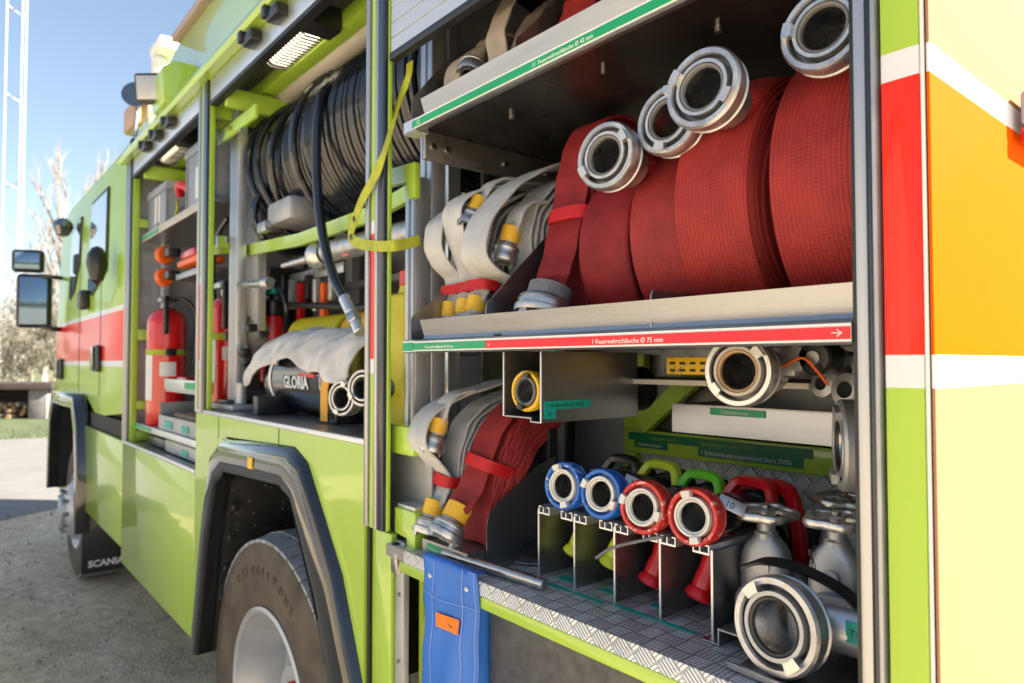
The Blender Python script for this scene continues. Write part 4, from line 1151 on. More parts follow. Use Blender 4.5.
# ------------------------------------------------------------------ nozzles in the rack
def nozzle(x, cz, y, ring, grip, handle, label, spin, dial=True, inner='whiteplastic'):
    t_ = thing('hose_nozzle', label, 'nozzle', (x, y + .1, 1.30), 'branch pipe nozzles lying in the rack')
    c = V((x, y, cz))
    f = V((.10, -1, .10)).normalized()
    storz(t_, frame(c, f), R=.0445, depth=.032, ring=ring, darkring=ring, inner=inner, lugm=inner, gk=inner, spin=spin, back=.02)
    b = MB(); b.cyl(c - f * .05, c - f * .22, .027, 'blackplastic', 24, bev=.003); b.cyl(c - f * .10, c - f * .13, .033, 'blackplastic', 24, bev=.003)
    b.cyl(c - f * .20, c - f * .27, .034, 'gasket', 28, r2=.042, bev=.004); b.build('barrel', t_)
    # pistol grip with finger waves and flared foot
    g0 = c - f * .115 + V((0, 0, -.02)); dn = V((-.22, -.38, -1)).normalized()
    b = MB(); prof = [(0, 0), (.015, 0), (.018, .02), (.0195, .038), (.0175, .05), (.0195, .064), (.0175, .078), (.0195, .092), (.019, .110), (.025, .119), (.026, .125), (.019, .130), (0, .130)]
    b.lathe(prof, grip, g0, dn, 24); b.build('grip', t_)
    # bail handle
    h0 = c - f * .175
    s_ = .036
    top = V((0, .02, .062))
    b = MB()
    path = [h0 + V((-s_, .0, -.01)), h0 + V((-s_ + .001, .0, .018)), h0 + V((-s_ + .012, .006, .040)), h0 + V((-.012, .010, .050)), h0 + V((s_ - .012, .010, .050)), h0 + V((s_ + .006, .008, .044)), h0 + V((s_ + .013, .004, .022)), h0 + V((s_ + .010, 0, -.01))]
    P_ = smooth_path(path, 5)
    b.sweep(P_, [(-.010, -.005), (-.006, -.008), (.006, -.008), (.010, -.005), (.010, .005), (.006, .008), (-.006, .008), (-.010, .005)], handle, W=(0, 1, .2)); b.build('bail_handle', t_)
    if dial:
        pm = frame(c - f * .055 + V((.040, .0, .022)), (.62, -.75, .35), up=(.5, 0, 1))
        b = MB(); b.M = pm; b.box((-.021, -.002, -.010), (.021, .002, .010), 'gasketgrey' if False else 'anodframe', bev=.001); b.build('flow_plate', t_)
        text('10', .015, pm @ Matrix.Translation((-.010, -.0024, -.006)) @ Matrix.Rotation(PI / 2, 4, 'X'), 'ink', t_)
    return t_


Z0 = 1.4475
nozzle(-.660, 1.449, .10, 'bluepaint', 'yellowgrip', 'blackplastic', 'blue ringed nozzle at the end of the row beside the steel divider', math.radians(-20), dial=False)
nozzle(-.564, 1.448, .10, 'bluepaint', 'yellowgrip', 'yellowgrip', 'blue ringed nozzle next to the red ringed ones', math.radians(-65), dial=True)
nozzle(-.467, 1.441, .095, 'redpaint', 'redgrip', 'limegrip', 'red ringed nozzle with the bright green bail handle', math.radians(-75), dial=False)
nozzle(-.368, 1.442, .095, 'redpaint', 'redgrip', 'redgrip', 'red ringed nozzle with red bail handle nearest the gate valves', math.radians(-15), dial=True)
# a further red bail handle standing behind (second nozzle row)
t_ = thing('hose_nozzle', 'red handled nozzle lying behind the front valve, against the tread plate', 'nozzle', (-.33, .3, 1.33), 'branch pipe nozzles lying in the rack')
b = MB(); h = at(762, 500, .30)
P_ = smooth_path([h + V(p) for p in ((-.05, -.02, -.05), (-.045, -.01, -.005), (-.03, 0, .025), (.03, .01, .025), (.05, .01, .01), (.06, .01, -.03), (.07, .0, -.10))], 5)
b.sweep(P_, [(-.012, -.007), (-.007, -.010), (.007, -.010), (.012, -.007), (.012, .007), (.007, .010), (-.007, .010), (-.012, .007)], 'redgrip', W=(0, 1, .2)); b.build('bail_handle', t_)
b = MB(); b.cyl(h + V((.02, .0, -.06)), h + V((.03, .15, -.06)), .03, 'blackplastic', 24, bev=.004); b.build('barrel', t_)
# wire cable loop in front of rack
b = MB(); b.tube([at(596, 558, .08), at(612, 548, .085), at(640, 541, .09), at(660, 537, .10)], .0028, 'gasketgrey', 8, sm=6)
tag(b.build('wire_cable'), 'short grey wire cable curving in front of the nozzle rack', 'cable')
# small adapter rod behind the blue nozzles
b = MB(); p0 = at(543, 470, .25); p1 = at(530, 440, .25); b.box((p0.x - .02, .25, p0.z - .03), (p0.x + .02, .28, p1.z + .03), 'blackplastic', bev=.005); 
tag(b.build('coupling_wrench'), 'black handled wrench standing behind the blue nozzles', 'wrench')

# ------------------------------------------------------------------ yellow ringed nozzle in holder box
t_ = thing('hose_nozzle', 'black nozzle with chipped yellow ring in the open holder box', 'nozzle', (-.76, .25, 1.57))
storz(t_, frame(at(525, 391, .070), (.05, -1, .02)), R=.040, ring='yellowpaint', darkring='yellowpaint', inner='gasketgrey', lugm='blackplastic', gk='gasket', spin=math.radians(15), depth=.022)
b = MB(); b.cyl((-.750, .10, 1.624), (-.742, .30, 1.624), .033, 'blackplastic', 28, bev=.004); b.cyl((-.742, .36, 1.622), (-.742, .43, 1.62), .04, 'blackplastic', 28, r2=.05, bev=.006); b.build('barrel', t_)

# ------------------------------------------------------------------ suction strainer-like fitting with brown bore under shelf B
t_ = thing('reducer_coupling', 'pale coupling with ochre bore hanging just below the red label strip', 'coupling', (-.36, .2, 1.60))
storz(t_, frame(at(737, 371, .16), (.12, -1, .02)), R=.057, inner='canvas', gk='tanbox', ring='worn', spin=math.radians(-130), depth=.04, back=.08)
# yellow perforated plate and clutter
b = MB(); b.box((-.60, .335, 1.655), (-.42, .36, 1.69), 'yellowpaint', bev=.003)
for i in range(7):
    for j in range(2): b.box((-.59 + i * .024, .3335, 1.661 + j * .014), (-.577 + i * .024, .3352, 1.666 + j * .014), 'ink')
tag(b.build('perforated_plate'), 'yellow slotted plate lying on the ledge behind the ochre coupling', 'plate')
t_ = thing('claw_fitting', 'small grey claw fitting with orange cord hanging under the shelf', 'fitting', at(790, 370, .25))
b = MB(); c = at(795, 358, .25); b.cyl(c, c + V((.0, .05, .0)), .022, 'castdull', 20, bev=.003); b.cyl(c + V((.03, -.0, .0)), c + V((.03, .05, 0)), .028, 'blackplastic', 20, bev=.004)
b.box((c.x - .03, .25, c.z - .03), (c.x + .0, .27, c.z + .02), 'castdull', bev=.006); b.cyl(c + V((.03, -.004, .0)), c + V((.03, .0, 0)), .011, 'castalu', 16); b.build('body', t_)
b = MB(); b.tube([at(772, 373, .24), at(786, 365, .24), at(803, 358, .235), at(818, 372, .24), at(828, 385, .24)], .0022, 'orangepl', 8, sm=6); b.build('cord', t_)
t_ = thing('pipe_clamp', 'dark cast pipe pieces piled under the shelf near the white door post', 'pipe', at(835, 370, .3))
b = MB()
for (u, v, r, dy) in ((828, 360, .024, 0), (846, 372, .028, .02), (822, 384, .022, .04), (846, 390, .026, -.04)):
    c = at(u, v, .30 + dy); b.lathe([(r * .5, -.004), (r, 0), (r, .02), (r * .8, .03), (r * .8, .09), (0, .09)], 'castdull', c, (.2, 1, -.1), 20)
b.build('pipe', t_)

# ------------------------------------------------------------------ large coupling seen edge-on, right
t_ = thing('suction_coupling', 'large aluminium coupling seen edge-on in front of the tray beside the door post', 'coupling', (-.16, .25, 1.49))
c = at(838, 445, .20)
b = MB(); ax = V((-.55, -1, .0)).normalized()
fr_ = frame(c + V((0, 0, 0)), (-.93, -.6, 0))
storz(t_, fr_, R=.066, ring='castdull', inner='castdull', lugm='castdull', gk='gasket', depth=.05, back=.08, spin=.4)

# ------------------------------------------------------------------ gate valves
def valve(x, y, z, s, label, ang=0, pipe=True):
    t_ = thing('gate_valve', label, 'valve', (x, y, 1.266), 'aluminium gate valves with handwheels')
    b = MB(); b.M = Matrix.Translation((x, y, z)) @ Matrix.Rotation(ang, 4, 'Z') @ Matrix.Diagonal((s, s, s, 1))
    # flat bonnet with rounded shoulders: stacked superellipse sections
    rows = []
    for z_, w_, d_ in ((-.095, .036, .022), (-.06, .038, .023), (-.03, .0385, .023), (-.012, .037, .0225), (.0, .0335, .0215), (.010, .028, .020), (.018, .021, .018), (.024, .0155, .0155), (.030, .0145, .0145)):
        r_ = []
        for k in range(40):
            a = 2 * PI * k / 40; ca, sa = math.cos(a), math.sin(a)
            r_.append(b.v((w_ * abs(ca) ** .62 * (1 if ca > 0 else -1), d_ * abs(sa) ** .62 * (1 if sa > 0 else -1), z_)))
        rows.append(r_)
    for A, B in zip(rows, rows[1:]):
        for k in range(40): b.f([A[k], A[(k + 1) % 40], B[(k + 1) % 40], B[k]], 'castdull')
    b.lathe([(.010, 0), (.012, .001), (.012, .004), (0, .004)], 'castdull', (0, -.0225, -.022), (0, -1, 0), 20)
    b.cyl((0, 0, .026), (0, 0, .052), .0135, 'castdull', 24, bev=.002)
    b.cyl((0, 0, .012), (0, 0, .03), .018, 'castdull', 24, bev=.003)
    # pipe body
    b.cyl((0, -.05, -.075), (0, .06, -.075), .034, 'castdull', 32, bev=.004)
    b.lathe([(.036, 0), (.046, .002), (.048, .014), (.038, .018)], 'castdull', (0, .045, -.075), (0, 1, 0), 32)
    b.build('body', t_)
    b = MB(); b.M = Matrix.Translation((x, y, z + .056 * s)) @ Matrix.Rotation(ang + .3, 4, 'Z') @ Matrix.Rotation(.05, 4, 'X') @ Matrix.Diagonal((s, s, s, 1))
    n = 5 * 8; Rr = .040; tube_r = .0065
    path = []
    for k in range(n):
        a = 2 * PI * k / n; r = Rr + .0045 * math.cos(5 * a); path.append(V((math.cos(a) * r, math.sin(a) * r, 0)))
    b.sweep(path, [(tube_r * 1.1 * math.cos(2 * PI * j / 10), tube_r * .85 * math.sin(2 * PI * j / 10)) for j in range(10)], 'worn', W=(0, 0, 1), closed=True)
    for k in range(5):
        a = 2 * PI * k / 5; b.sweep([(0, 0, .003), (math.cos(a) * Rr * .5, math.sin(a) * Rr * .5, .0035), (math.cos(a) * Rr, math.sin(a) * Rr, 0)], [(-.006, -.0025), (.006, -.0025), (.006, .0025), (-.006, .0025)], 'worn', W=(-math.sin(a), math.cos(a), 0))
    b.cyl((0, 0, -.008), (0, 0, .008), .014, 'worn', 24, bev=.002); b.cyl((0, 0, .008), (0, 0, .014), .0075, 'steel', 6, bev=.001)
    b.build('handwheel', t_)
    return t_


valve(-.305, .20, 1.388, 1.0, 'gate valve with handwheel directly behind the big open coupling', ang=.2)
valve(-.195, .20, 1.396, 1.0, 'gate valve with handwheel close to the white door post', ang=.05)
valve(-.245, .33, 1.400, 1.0, 'small gate valve farther back against the tread plate, handwheel highest', ang=.5)
# chain link between
b = MB()
c = at(818, 566, .14)
for k in range(5): b.lathe([(.004, -.001), (.0055, 0), (.004, .001), (.003, 0), (.004, -.001)], 'steel', c + V((-.01 + k * .002, 0, .015 - k * .008)), (1, .3 * (k % 2), .4), 12)
tag(b.build('chain'), 'short bright chain hanging between the two front gate valves', 'chain')

# ------------------------------------------------------------------ big coupling on pipe (standpipe) at lower right
t_ = thing('standpipe', 'standpipe lying on the floor with its big open coupling facing out', 'standpipe', (-.18, .12, 1.27))
c = V((-.205, .042, 1.336)); f = V((-.10, -1, .10)).normalized()
o = storz(t_, frame(c, f), R=.064, ring='castalu', inner='castdull', lugm='worn', gk='gasket', depth=.036, back=.03, spin=math.radians(-40), bore=.6)
b = MB(); b.tube([(-.205, .09, 1.332), (-.17, .12, 1.332), (-.10, .13, 1.33), (-.055, .13, 1.33)], .034, 'anod', 32, sm=6); b.lathe([(.036, 0), (.042, .002), (.042, .012), (.036, .014)], 'castdull', (-.195, .1, 1.332), (.6, .8, 0), 32)
b.build('pipe', t_)
b = MB(); b.sweep(smooth_path([(-.270, .075, 1.392), (-.24, .085, 1.405), (-.20, .10, 1.402), (-.15, .11, 1.385), (-.12, .115, 1.362)], 8), [(-.008, -.002), (.008, -.002), (.008, .002), (-.008, .002)], 'rubber', W=(.3, .9, .3)); b.build('strap', t_)
b = MB(); b.M = Matrix.Translation((-.115, .0935, 1.338)); b.box((-.020, -.0005, -.013), (.022, .0012, .014), 'teal'); o = b.build('label_strip', t_)
text('T/L', .012, TM((-.130, .0925, 1.334)), 'ink', t_)

# rod lying on floor edge
b = MB(); b.cyl((-.945, .030, 1.2775), (-.655, .052, 1.2775), .0105, 'steel', 20, bev=.002)
tag(b.build('steel_rod'), 'round grey steel rod lying along the floor edge above the blue bag', 'rod')
b = MB(); b.sweep([(-.84, .12, 1.272), (-.80, .14, 1.272), (-.75, .20, 1.272)], [(-.012, -.002), (.012, -.002), (.012, .002), (-.012, .002)], 'sheet', W=(-.7, .7, .2)); 
tag(b.build('flat_bar'), 'bent flat bar lying on the floor beside the nozzle rack', 'bar')

# ------------------------------------------------------------------ blue bag
bag = thing('blue_bag', 'blue tarpaulin bag with orange tag hanging from the compartment floor edge', 'bag', (-.855, -.02, 1.27))
b = MB(); W_ = .190; x0 = -.968
nx, nz = 22, 40
grid = []
for j in range(nz + 1):
    row = []
    for i in range(nx + 1):
        u = i / nx; t = j / nz
        z = 1.275 - .55 * t - .004 * math.sin(u * 5)
        bulge = -.012 * math.sin(PI * u) * min(1, t * 2.5) + .003 * math.sin(u * 13 + t * 9) * min(1, t * 2) + .002 * math.sin(t * 31 + u * 4)
        row.append((x0 + W_ * u + .004 * math.sin(t * 8), -.0075 + bulge, z))
    grid.append(row)
top = [[(x0 + W_ * i / nx, y, 1.2785) for i in range(nx + 1)] for y in (.012, .0,)]
rows = top + grid
vr = [[b.v(p) for p in r] for r in rows]
for r0, r1 in zip(vr, vr[1:]):
    for i in range(nx): b.f([r0[i], r0[i + 1], r1[i + 1], r1[i]], 'bagblue')
o = b.build('cloth', bag, ang=80); md = o.modifiers.new('thick', 'SOLIDIFY'); md.thickness = .002; md.offset = -1
b = MB(); b.box((x0 + .004, -.004, .73), (x0 + W_ - .002, .03, 1.262), 'bagblue', bev=.004); b.build('back_pocket', bag)
def bagp(u, t, off=.0022):
    bulge = -.012 * math.sin(PI * u) * min(1, t * 2.5) + .003 * math.sin(u * 13 + t * 9) * min(1, t * 2) + .002 * math.sin(t * 31 + u * 4)
    return V((x0 + W_ * u + .004 * math.sin(t * 8), -.0075 + bulge - off, 1.275 - .55 * t - .004 * math.sin(u * 5)))
b = MB()
for u in (.22, .76, .96): b.tube([bagp(u, t / 30 * .98) for t in range(31)], .0006, 'bagseam', 6)
b.tube([bagp(u / 20, .125) for u in range(21)], .0006, 'bagseam', 6); b.build('seam', bag)
for u in (.13, .83):
    b = MB(); b.lathe([(.0, .0035), (.0035, .0035), (.0055, .0015), (.0055, 0)], 'anod', bagp(u, .062, 0), (0, -1, 0), 20); b.build('rivet', bag)
b = MB(); a_ = [bagp(.30, .175, .003), bagp(.72, .175, .003), bagp(.72, .225, .003), bagp(.30, .225, .003)]
vs = [b.v(p) for p in a_]; vs2 = [b.v(p + V((0, -.0008, 0))) for p in a_]; b.f(vs2, 'orange')
for i in range(4): b.f([vs[i], vs[(i + 1) % 4], vs2[(i + 1) % 4], vs2[i]], 'orange')
b.build('tag', bag)
text('Ölbinder', .0115, TM(bagp(.40, .205, .0055), (1, -.04, 0)), 'ink', bag)

# ------------------------------------------------------------------ hose reel (middle compartment)
reel = thing('hose_reel', 'big reel wound with black hose in the middle compartment', 'hose reel', (-1.9, .40, 2.2))
b = MB(); cy, cz = .43, 2.465
def coil(b, x0, x1, R, r, turns, mt='blackhose', seg=7, n=40, wob=.002, ph=0):
    pts = []
    for i in range(int(turns * n) + 1):
        a = 2 * PI * i / n + ph; t = i / (turns * n)
        k = math.floor(t * turns) + max(0, ((t * turns) % 1 - .75) * 4)      # even rings, quick step-over behind
        pts.append(V((x0 + (x1 - x0) * k / turns, cy - math.cos(a) * (R + wob * math.sin(a * .37 + ph)), cz + math.sin(a) * (R + wob * math.cos(a * .61)))))
    b.tube(pts, r, mt, seg)
coil(b, -2.36, -1.24, .235, .0128, 43)
coil(b, -2.22, -1.26, .258, .0128, 36, ph=.4)
coil(b, -1.98, -1.28, .281, .0128, 26, ph=.2, wob=.003)
for (x, R_, tl) in ((-2.44, .30, -.05), (-2.37, .295, -.03), (-2.30, .285, .05), (-2.03, .302, .02)):
    pts = [V((x + tl * math.sin(a) + tl * .6 * math.cos(a), cy - .0 - math.cos(a) * R_, cz - .01 + math.sin(a) * R_)) for a in [2 * PI * k / 56 for k in range(56)]]
    b.tube(pts, .0145, 'blackhose', 10, closed=True)
# loose inner coils seen lower left
for k in range(4):
    R_ = .13 + k * .012; x = -2.50 + k * .03
    b.tube([V((x, .30 - math.cos(a) * R_, 2.26 + math.sin(a) * R_ * .9)) for a in [2 * PI * j / 40 for j in range(40)]], .013, 'blackhose', 8, closed=True)
b.build('hose', reel)
b = MB(); b.cyl((-2.40, cy, cz), (-1.24, cy, cz), .22, 'darkinner', 40); b.build('drum', reel)
b = MB(); b.cyl((-2.47, cy, cz), (-2.455, cy, cz), .20, 'panelgrey', 40, bev=.004); b.build('flange', reel); b = MB(); b.cyl((-1.235, cy, cz), (-1.225, cy, cz), .26, 'panelgrey', 40, bev=.004); b.build('flange', reel)
b = MB()
dpts = [at(340, 92, .22), at(330, 86, .16), at(321, 98, .125), at(317, 130, .105), at(317, 180, .10), at(322, 230, .095), at(333, 275, .09), at(345, 300, .085)]
b.tube(dpts, .0150, 'blackhose', 16, sm=8); b.build('hose_end', reel)
b = MB(); e0, e1, e2, e3 = at(344.5, 298, .085), at(352, 314, .082), at(356, 323, .080), at(360, 333, .078)
b.cyl(e0, e1, .0175, 'anod', 20, bev=.002); b.cyl(e1, e2, .021, 'castalu', 6, bev=.003); b.cyl(e2, e3, .016, 'anod', 20, bev=.002); b.build('coupling', reel)

# yellow lashing strap
b = MB()
Wd = V((.8, .1, -.5))
pts = [at(410, 62, .045), at(408, 78, .04), at(398, 105, .03), at(385, 150, -.012), at(374, 178, -.014), at(362, 200, -.016), at(354, 222, -.017), at(351, 236, -.017), at(358, 243, -.017), at(375, 246, -.017), at(392, 246, -.014), at(405, 244, .02), at(420, 240, .06)]
P_ = smooth_path(pts, 6); n = len(P_)
Ws = []
for i in range(n):
    t = i / (n - 1)
    Ws.append(V((1, .1, .25)).lerp(V((.1, .05, 1)), min(1, max(0, (t - .55) * 5))).normalized())
b.sweep(P_, [(-.0125, -.001), (.0125, -.001), (.0125, .001), (-.0125, .001)], 'strapyellow', W=Ws)
st = tag(b.build('lashing_strap'), 'yellow webbing strap hanging from the roof frame past the middle post', 'strap')
for (u, v) in ((354.5, 220), (351.5, 238)):
    p = at(u, v, -.0195); text('R', .022, TM(p - V((.008, 0, .006)), (1, 0, .3), (-.3, 0, 1)), 'ink', st, bold=.0006)

# monitor pipe / branch on the rail (silver nozzle barrel)
br = thing('branch_pipe', 'long silver branch pipe with pointed lever lying behind the hanging hose', 'branch pipe', at(345, 228, .2))
b = MB(); p0, p1 = at(330, 232, .12), at(425, 212, .12)
b.cyl(at(328, 252, .2), at(440, 226, .2), .036, 'castalu', 28, bev=.004); b.lathe([(0, 0), (.02, .002), (.042, .018), (.05, .04), (.046, .065), (.034, .08)], 'worn', at(313, 258, .19), at(329, 253, .2) - at(313, 258, .19), 28); b.build('barrel', br)
b = MB(); b.cyl(at(283, 266, .17), at(316, 257, .19), .010, 'worn', 14, r2=.016, bev=.002); b.build('lever', br)
b = MB(); b.box(at(343, 257, .163), at(349, 252, .16), 'redgrip'); b.build('mark', br)
# grey gearbox, hinge
b = MB(); p = at(292, 215, .2); b.box((p.x - .10, .14, p.z - .04), (p.x + .12, .30, p.z + .05), 'panelgrey', bev=.02); b.box((p.x - .14, .12, p.z - .06), (p.x - .06, .2, p.z - .02), 'steel', bev=.004)
part(b, 'reel_gearbox')

# small fittings in the dark between pump and barrel
t_ = thing('valve_fitting', 'dark pipe valve with teal knob and steel unions above the draped cloth', 'valve', at(262, 290, .24))
b = MB(); c = at(255, 283, .24); b.cyl(c, c + V((.14, .02, -.01)), .022, 'castdull', 16, bev=.003); b.cyl(c + V((.06, 0, -.05)), c + V((.06, 0, .05)), .018, 'castalu', 14, bev=.003); b.cyl(c + V((.06, 0, .05)), c + V((.06, 0, .075)), .03, 'teal', 16, bev=.004)
b.build('body', t_)
b = MB(); b.tube([c + V((.14, .02, -.01)), c + V((.2, .03, -.04)), c + V((.22, .05, -.12)), c + V((.19, .06, -.2))], .011, 'blackhose', 10, sm=5); b.build('hose', t_); b = MB(); b.tube([c + V((-.02, .03, .0)), c + V((-.06, .05, -.06)), c + V((-.02, .06, -.15))], .011, 'blackhose', 10, sm=5); b.build('hose', t_)
t_ = thing('tool_rack', 'row of small dark tool handles hooked on the rail behind the hanging hose', 'tool rack', at(300, 280, .35))
b = MB()
for k in range(7):
    c = at(286 + k * 8, 275 + (k % 3) * 4, .36); h = .10 + .03 * (k % 3)
    b.box((c.x - .016, .34, c.z - h), (c.x + .016, .37, c.z), ('blackplastic', 'castdull', 'redgrip', 'blackplastic', 'anod', 'orangepl', 'castdull')[k], bev=.006)
b.build('handles', t_)
b = MB(); b.box((at(284, 272, .36).x - .03, .372, 2.02), (at(340, 272, .36).x, .38, 2.06), 'anod', bev=.002); b.build('rail', t_)

# canister
can = thing('plastic_canister', 'yellow canister with red cap standing behind the middle post', 'canister', (-1.42, .24, 1.492))
xr = at(405, 360, .18).x
b = MB(); b.box((xr - .15, .18, 1.492), (xr, .29, 1.875), 'canyellow', bev=.022, seg=4); b.cyl((xr - .055, .235, 1.87), (xr - .055, .235, 1.895), .04, 'canyellow', 24, r2=.034); b.build('body', can)
b = MB(); b.cyl((xr - .055, .235, 1.893), (xr - .055, .235, 1.94), .036, 'redgrip', 28, bev=.005); b.build('cap', can)

# extinguishers
def extinguisher(name, label, cx, cy, z0, h, r, straps=True, side=1):
    t_ = thing('fire_extinguisher', label, 'fire extinguisher', (cx, cy, z0), 'red fire extinguishers')
    b = MB(); b.lathe([(0, 0), (r * .9, 0), (r, .015), (r, h - r * .9), (r * .93, h - r * .5), (r * .7, h - r * .18), (r * .3, h), (.02, h + .01), (0, h + .01)], 'extred', (cx, cy, z0), (0, 0, 1), 48); b.build('cylinder', t_)
    b = MB(); b.cyl((cx, cy, z0 + h), (cx, cy, z0 + h + .035), .026, 'castalu', 20, bev=.003); b.box((cx - .03, cy - .05, z0 + h + .03), (cx + .05, cy + .02, z0 + h + .055), 'steel', bev=.005); b.build('valve_head', t_)
    b = MB(); b.box((cx + r * .98, cy - .045, z0 + h - .14), (cx + r * 1.2, cy - .02, z0 + h + .05), 'blackplastic', bev=.006); b.box((cx, cy - .045, z0 + h + .03), (cx + r * 1.2, cy - .02, z0 + h + .06), 'blackplastic', bev=.006); b.build('lever', t_)
    b = MB(); b.tube([(cx + .02, cy + .01, z0 + h + .04), (cx + .05, cy + .06, z0 + h + .05), (cx + .06, cy + r + .015, z0 + h - .0), (cx + .06, cy + r + .03, z0 + h - .12), (cx + .05, cy + r + .02, z0 + h - .30)], .011, 'blackhose', 12, sm=6); b.build('hose', t_)
    # label plates follow the cylinder
    for (a0, a1, za, zb, mt) in ((-.35, .45, .42, .54, 'paper'), (-1.5, -.75, .22, .60, 'paper')):
        b = MB(); n = 8; vs = []
        for k in range(n + 1):
            a = -.23 + a0 + (a1 - a0) * k / n
            for z in (za, zb): vs.append(b.v((cx + math.cos(a) * (r + .0015), cy + math.sin(a) * (r + .0015), z0 + h * z)))
        for k in range(n): b.f([vs[2 * k], vs[2 * k + 2], vs[2 * k + 3], vs[2 * k + 1]], mt)
        b.build('label_strip', t_)
    if straps:
        b = MB(); b.lathe([(r + .001, 0), (r + .004, .001), (r + .004, .028), (r + .001, .029)], 'strapyellow', (cx, cy, z0 + h * .60), (0, 0, 1), 40); b.build('strap', t_)
        b = MB(); b.box((cx + r * .95, cy - .03, z0 + h * .6 - .004), (cx + r * 1.12, cy + .02, z0 + h * .6 + .033), 'blackplastic', bev=.004) if True else b.box((cx - .01, cy - r - .014, z0 + h * .6 - .004), (cx + .04, cy - r + .002, z0 + h * .6 + .033), 'blackplastic', bev=.004); b.build('buckle', t_)
    return t_


extinguisher('a', 'large red fire extinguisher with black hose and white labels, in the compartment nearest the cab', -3.72, .14, 1.345, .62, .098)
extinguisher('b', 'red fire extinguisher in the middle compartment, half hidden by the aluminium upright', -2.715, .135, 1.495, .46, .068)
t_ = thing('fire_extinguisher', 'small dark topped red fire extinguisher behind the draped cloth', 'fire extinguisher', at(272, 405, .27), 'red fire extinguishers')
c = at(272, 410, .27); c.z = 1.60
b = MB(); b.lathe([(0, 0), (.05, 0), (.052, .01), (.052, .24), (.04, .27), (0, .28)], 'extred', c, (0, 0, 1), 32); b.build('cylinder', t_)
b = MB(); b.cyl(c + V((0, 0, .27)), c + V((0, 0, .34)), .04, 'blackplastic', 20, bev=.006); b.box(c + V((-.05, -.02, .33)), c + V((.07, .02, .36)), 'blackplastic', bev=.006); b.cyl(c + V((.0, 0, .36)), c + V((0, 0, .40)), .025, 'teal', 12); b.build('valve_head', t_)
# small red lever + dark clutter behind
b = MB(); c = at(247, 238, .25); b.box((c.x - .05, .25, c.z - .03), (c.x + .05, .27, c.z + .02), 'redgrip', bev=.008); part(b, 'red_lever'); b = MB(); b.tube([at(238, 235, .25), at(243, 252, .26), at(248, 275, .3), at(262, 300, .35)], .012, 'blackhose', 10, sm=5)
part(b, 'reel_valve'); b = MB(); b.cyl(at(240, 285, .1), at(270, 283, .12), .014, 'steel', 12, bev=.002); b.cyl(at(264, 283, .1), at(270, 283, .11), .022, 'castalu', 14, bev=.002)
part(b, 'reel_valve')
b = MB()
b.tube([at(214, 300, .12), at(213, 262, .12), at(218, 235, .13), at(228, 218, .15)], .012, 'blackhose', 10, sm=6)
part(b, 'feed_hose')

# barrel (foam tank) with lettering lying on its side under a cloth
gl = thing('foam_barrel', 'polished steel foam barrel lying on its side under the grey cloth', 'barrel', (-1.95, .24, 1.495))
bx0, bx1, bc, bz, br_ = -2.25, -1.60, .245, 1.622, .126
b = MB(); b.lathe([(br_ * .90, .012), (br_ * .985, 0), (br_ * 1.01, .006), (br_, .02), (br_, bx1 - bx0 - .02), (br_ * .95, bx1 - bx0), (0, bx1 - bx0 + .02)], 'stainless', (bx0, bc, bz), (1, 0, 0), 56)
b.lathe([(br_ * .90, .012), (br_ * .86, .05), (0, .07)], 'stainless', (bx0, bc, bz), (1, 0, 0), 40); b.build('tank', gl)
b = MB(); vs = []
n = 6
for k in range(n + 1):
    a = math.radians(200) - math.radians(26) * k / n
    for x in (-2.06, -1.78): vs.append(b.v((x, bc + math.cos(a) * (br_ + .0015), bz + math.sin(a) * (br_ + .0015) + .0)))
for k in range(n): b.f([vs[2 * k], vs[2 * k + 1], vs[2 * k + 3], vs[2 * k + 2]], 'ink')
b.build('label_strip', gl)
text('GLORIA', .056, TM((-2.045, bc - br_ - .004, bz - .028), (1, 0, 0), (0, -.05, 1)), 'anod', gl, bold=.002)
b = MB(); b.box((-1.93, bc - br_ - .004, bz + .008), (-1.80, bc - br_ * .9, bz + .022), 'redpaint', bev=.002); b.build('red_mark', gl)
b = MB(); b.box((-2.22, .07, 1.493), (-2.17, .30, 1.56), 'blackplastic', bev=.006); b.build('cradle', gl); b = MB(); b.box((-1.70, .12, 1.493), (-1.65, .30, 1.55), 'blackplastic', bev=.006); b.build('cradle', gl)
# left handle side of barrel (ceramic white ring)
b = MB(); b.lathe([(br_ * 1.02, 0), (br_ * 1.05, .004), (br_ * 1.05, .014), (br_ * 1.02, .018)], 'white', (bx0 + .06, bc, bz), (1, 0, 0), 48); b.build('rim', gl)
# orange strap round barrel
b = MB(); path = []
for k in range(33):
    a = math.radians(110) + math.radians(72) * k / 32; path.append(V((-1.705, bc + math.cos(a) * (br_ + .008), bz + math.sin(a) * (br_ + .008))))
for z in (1.60, 1.55, 1.50): path.append(V((-1.705, bc - br_ - .012, z)))
b.sweep(path, [(-.024, -.0015), (.024, -.0015), (.024, .0015), (-.024, .0015)], 'straporange', W=(1, 0, 0))
tag(b.build('ratchet_strap'), 'amber strap holding the steel barrel down', 'strap')
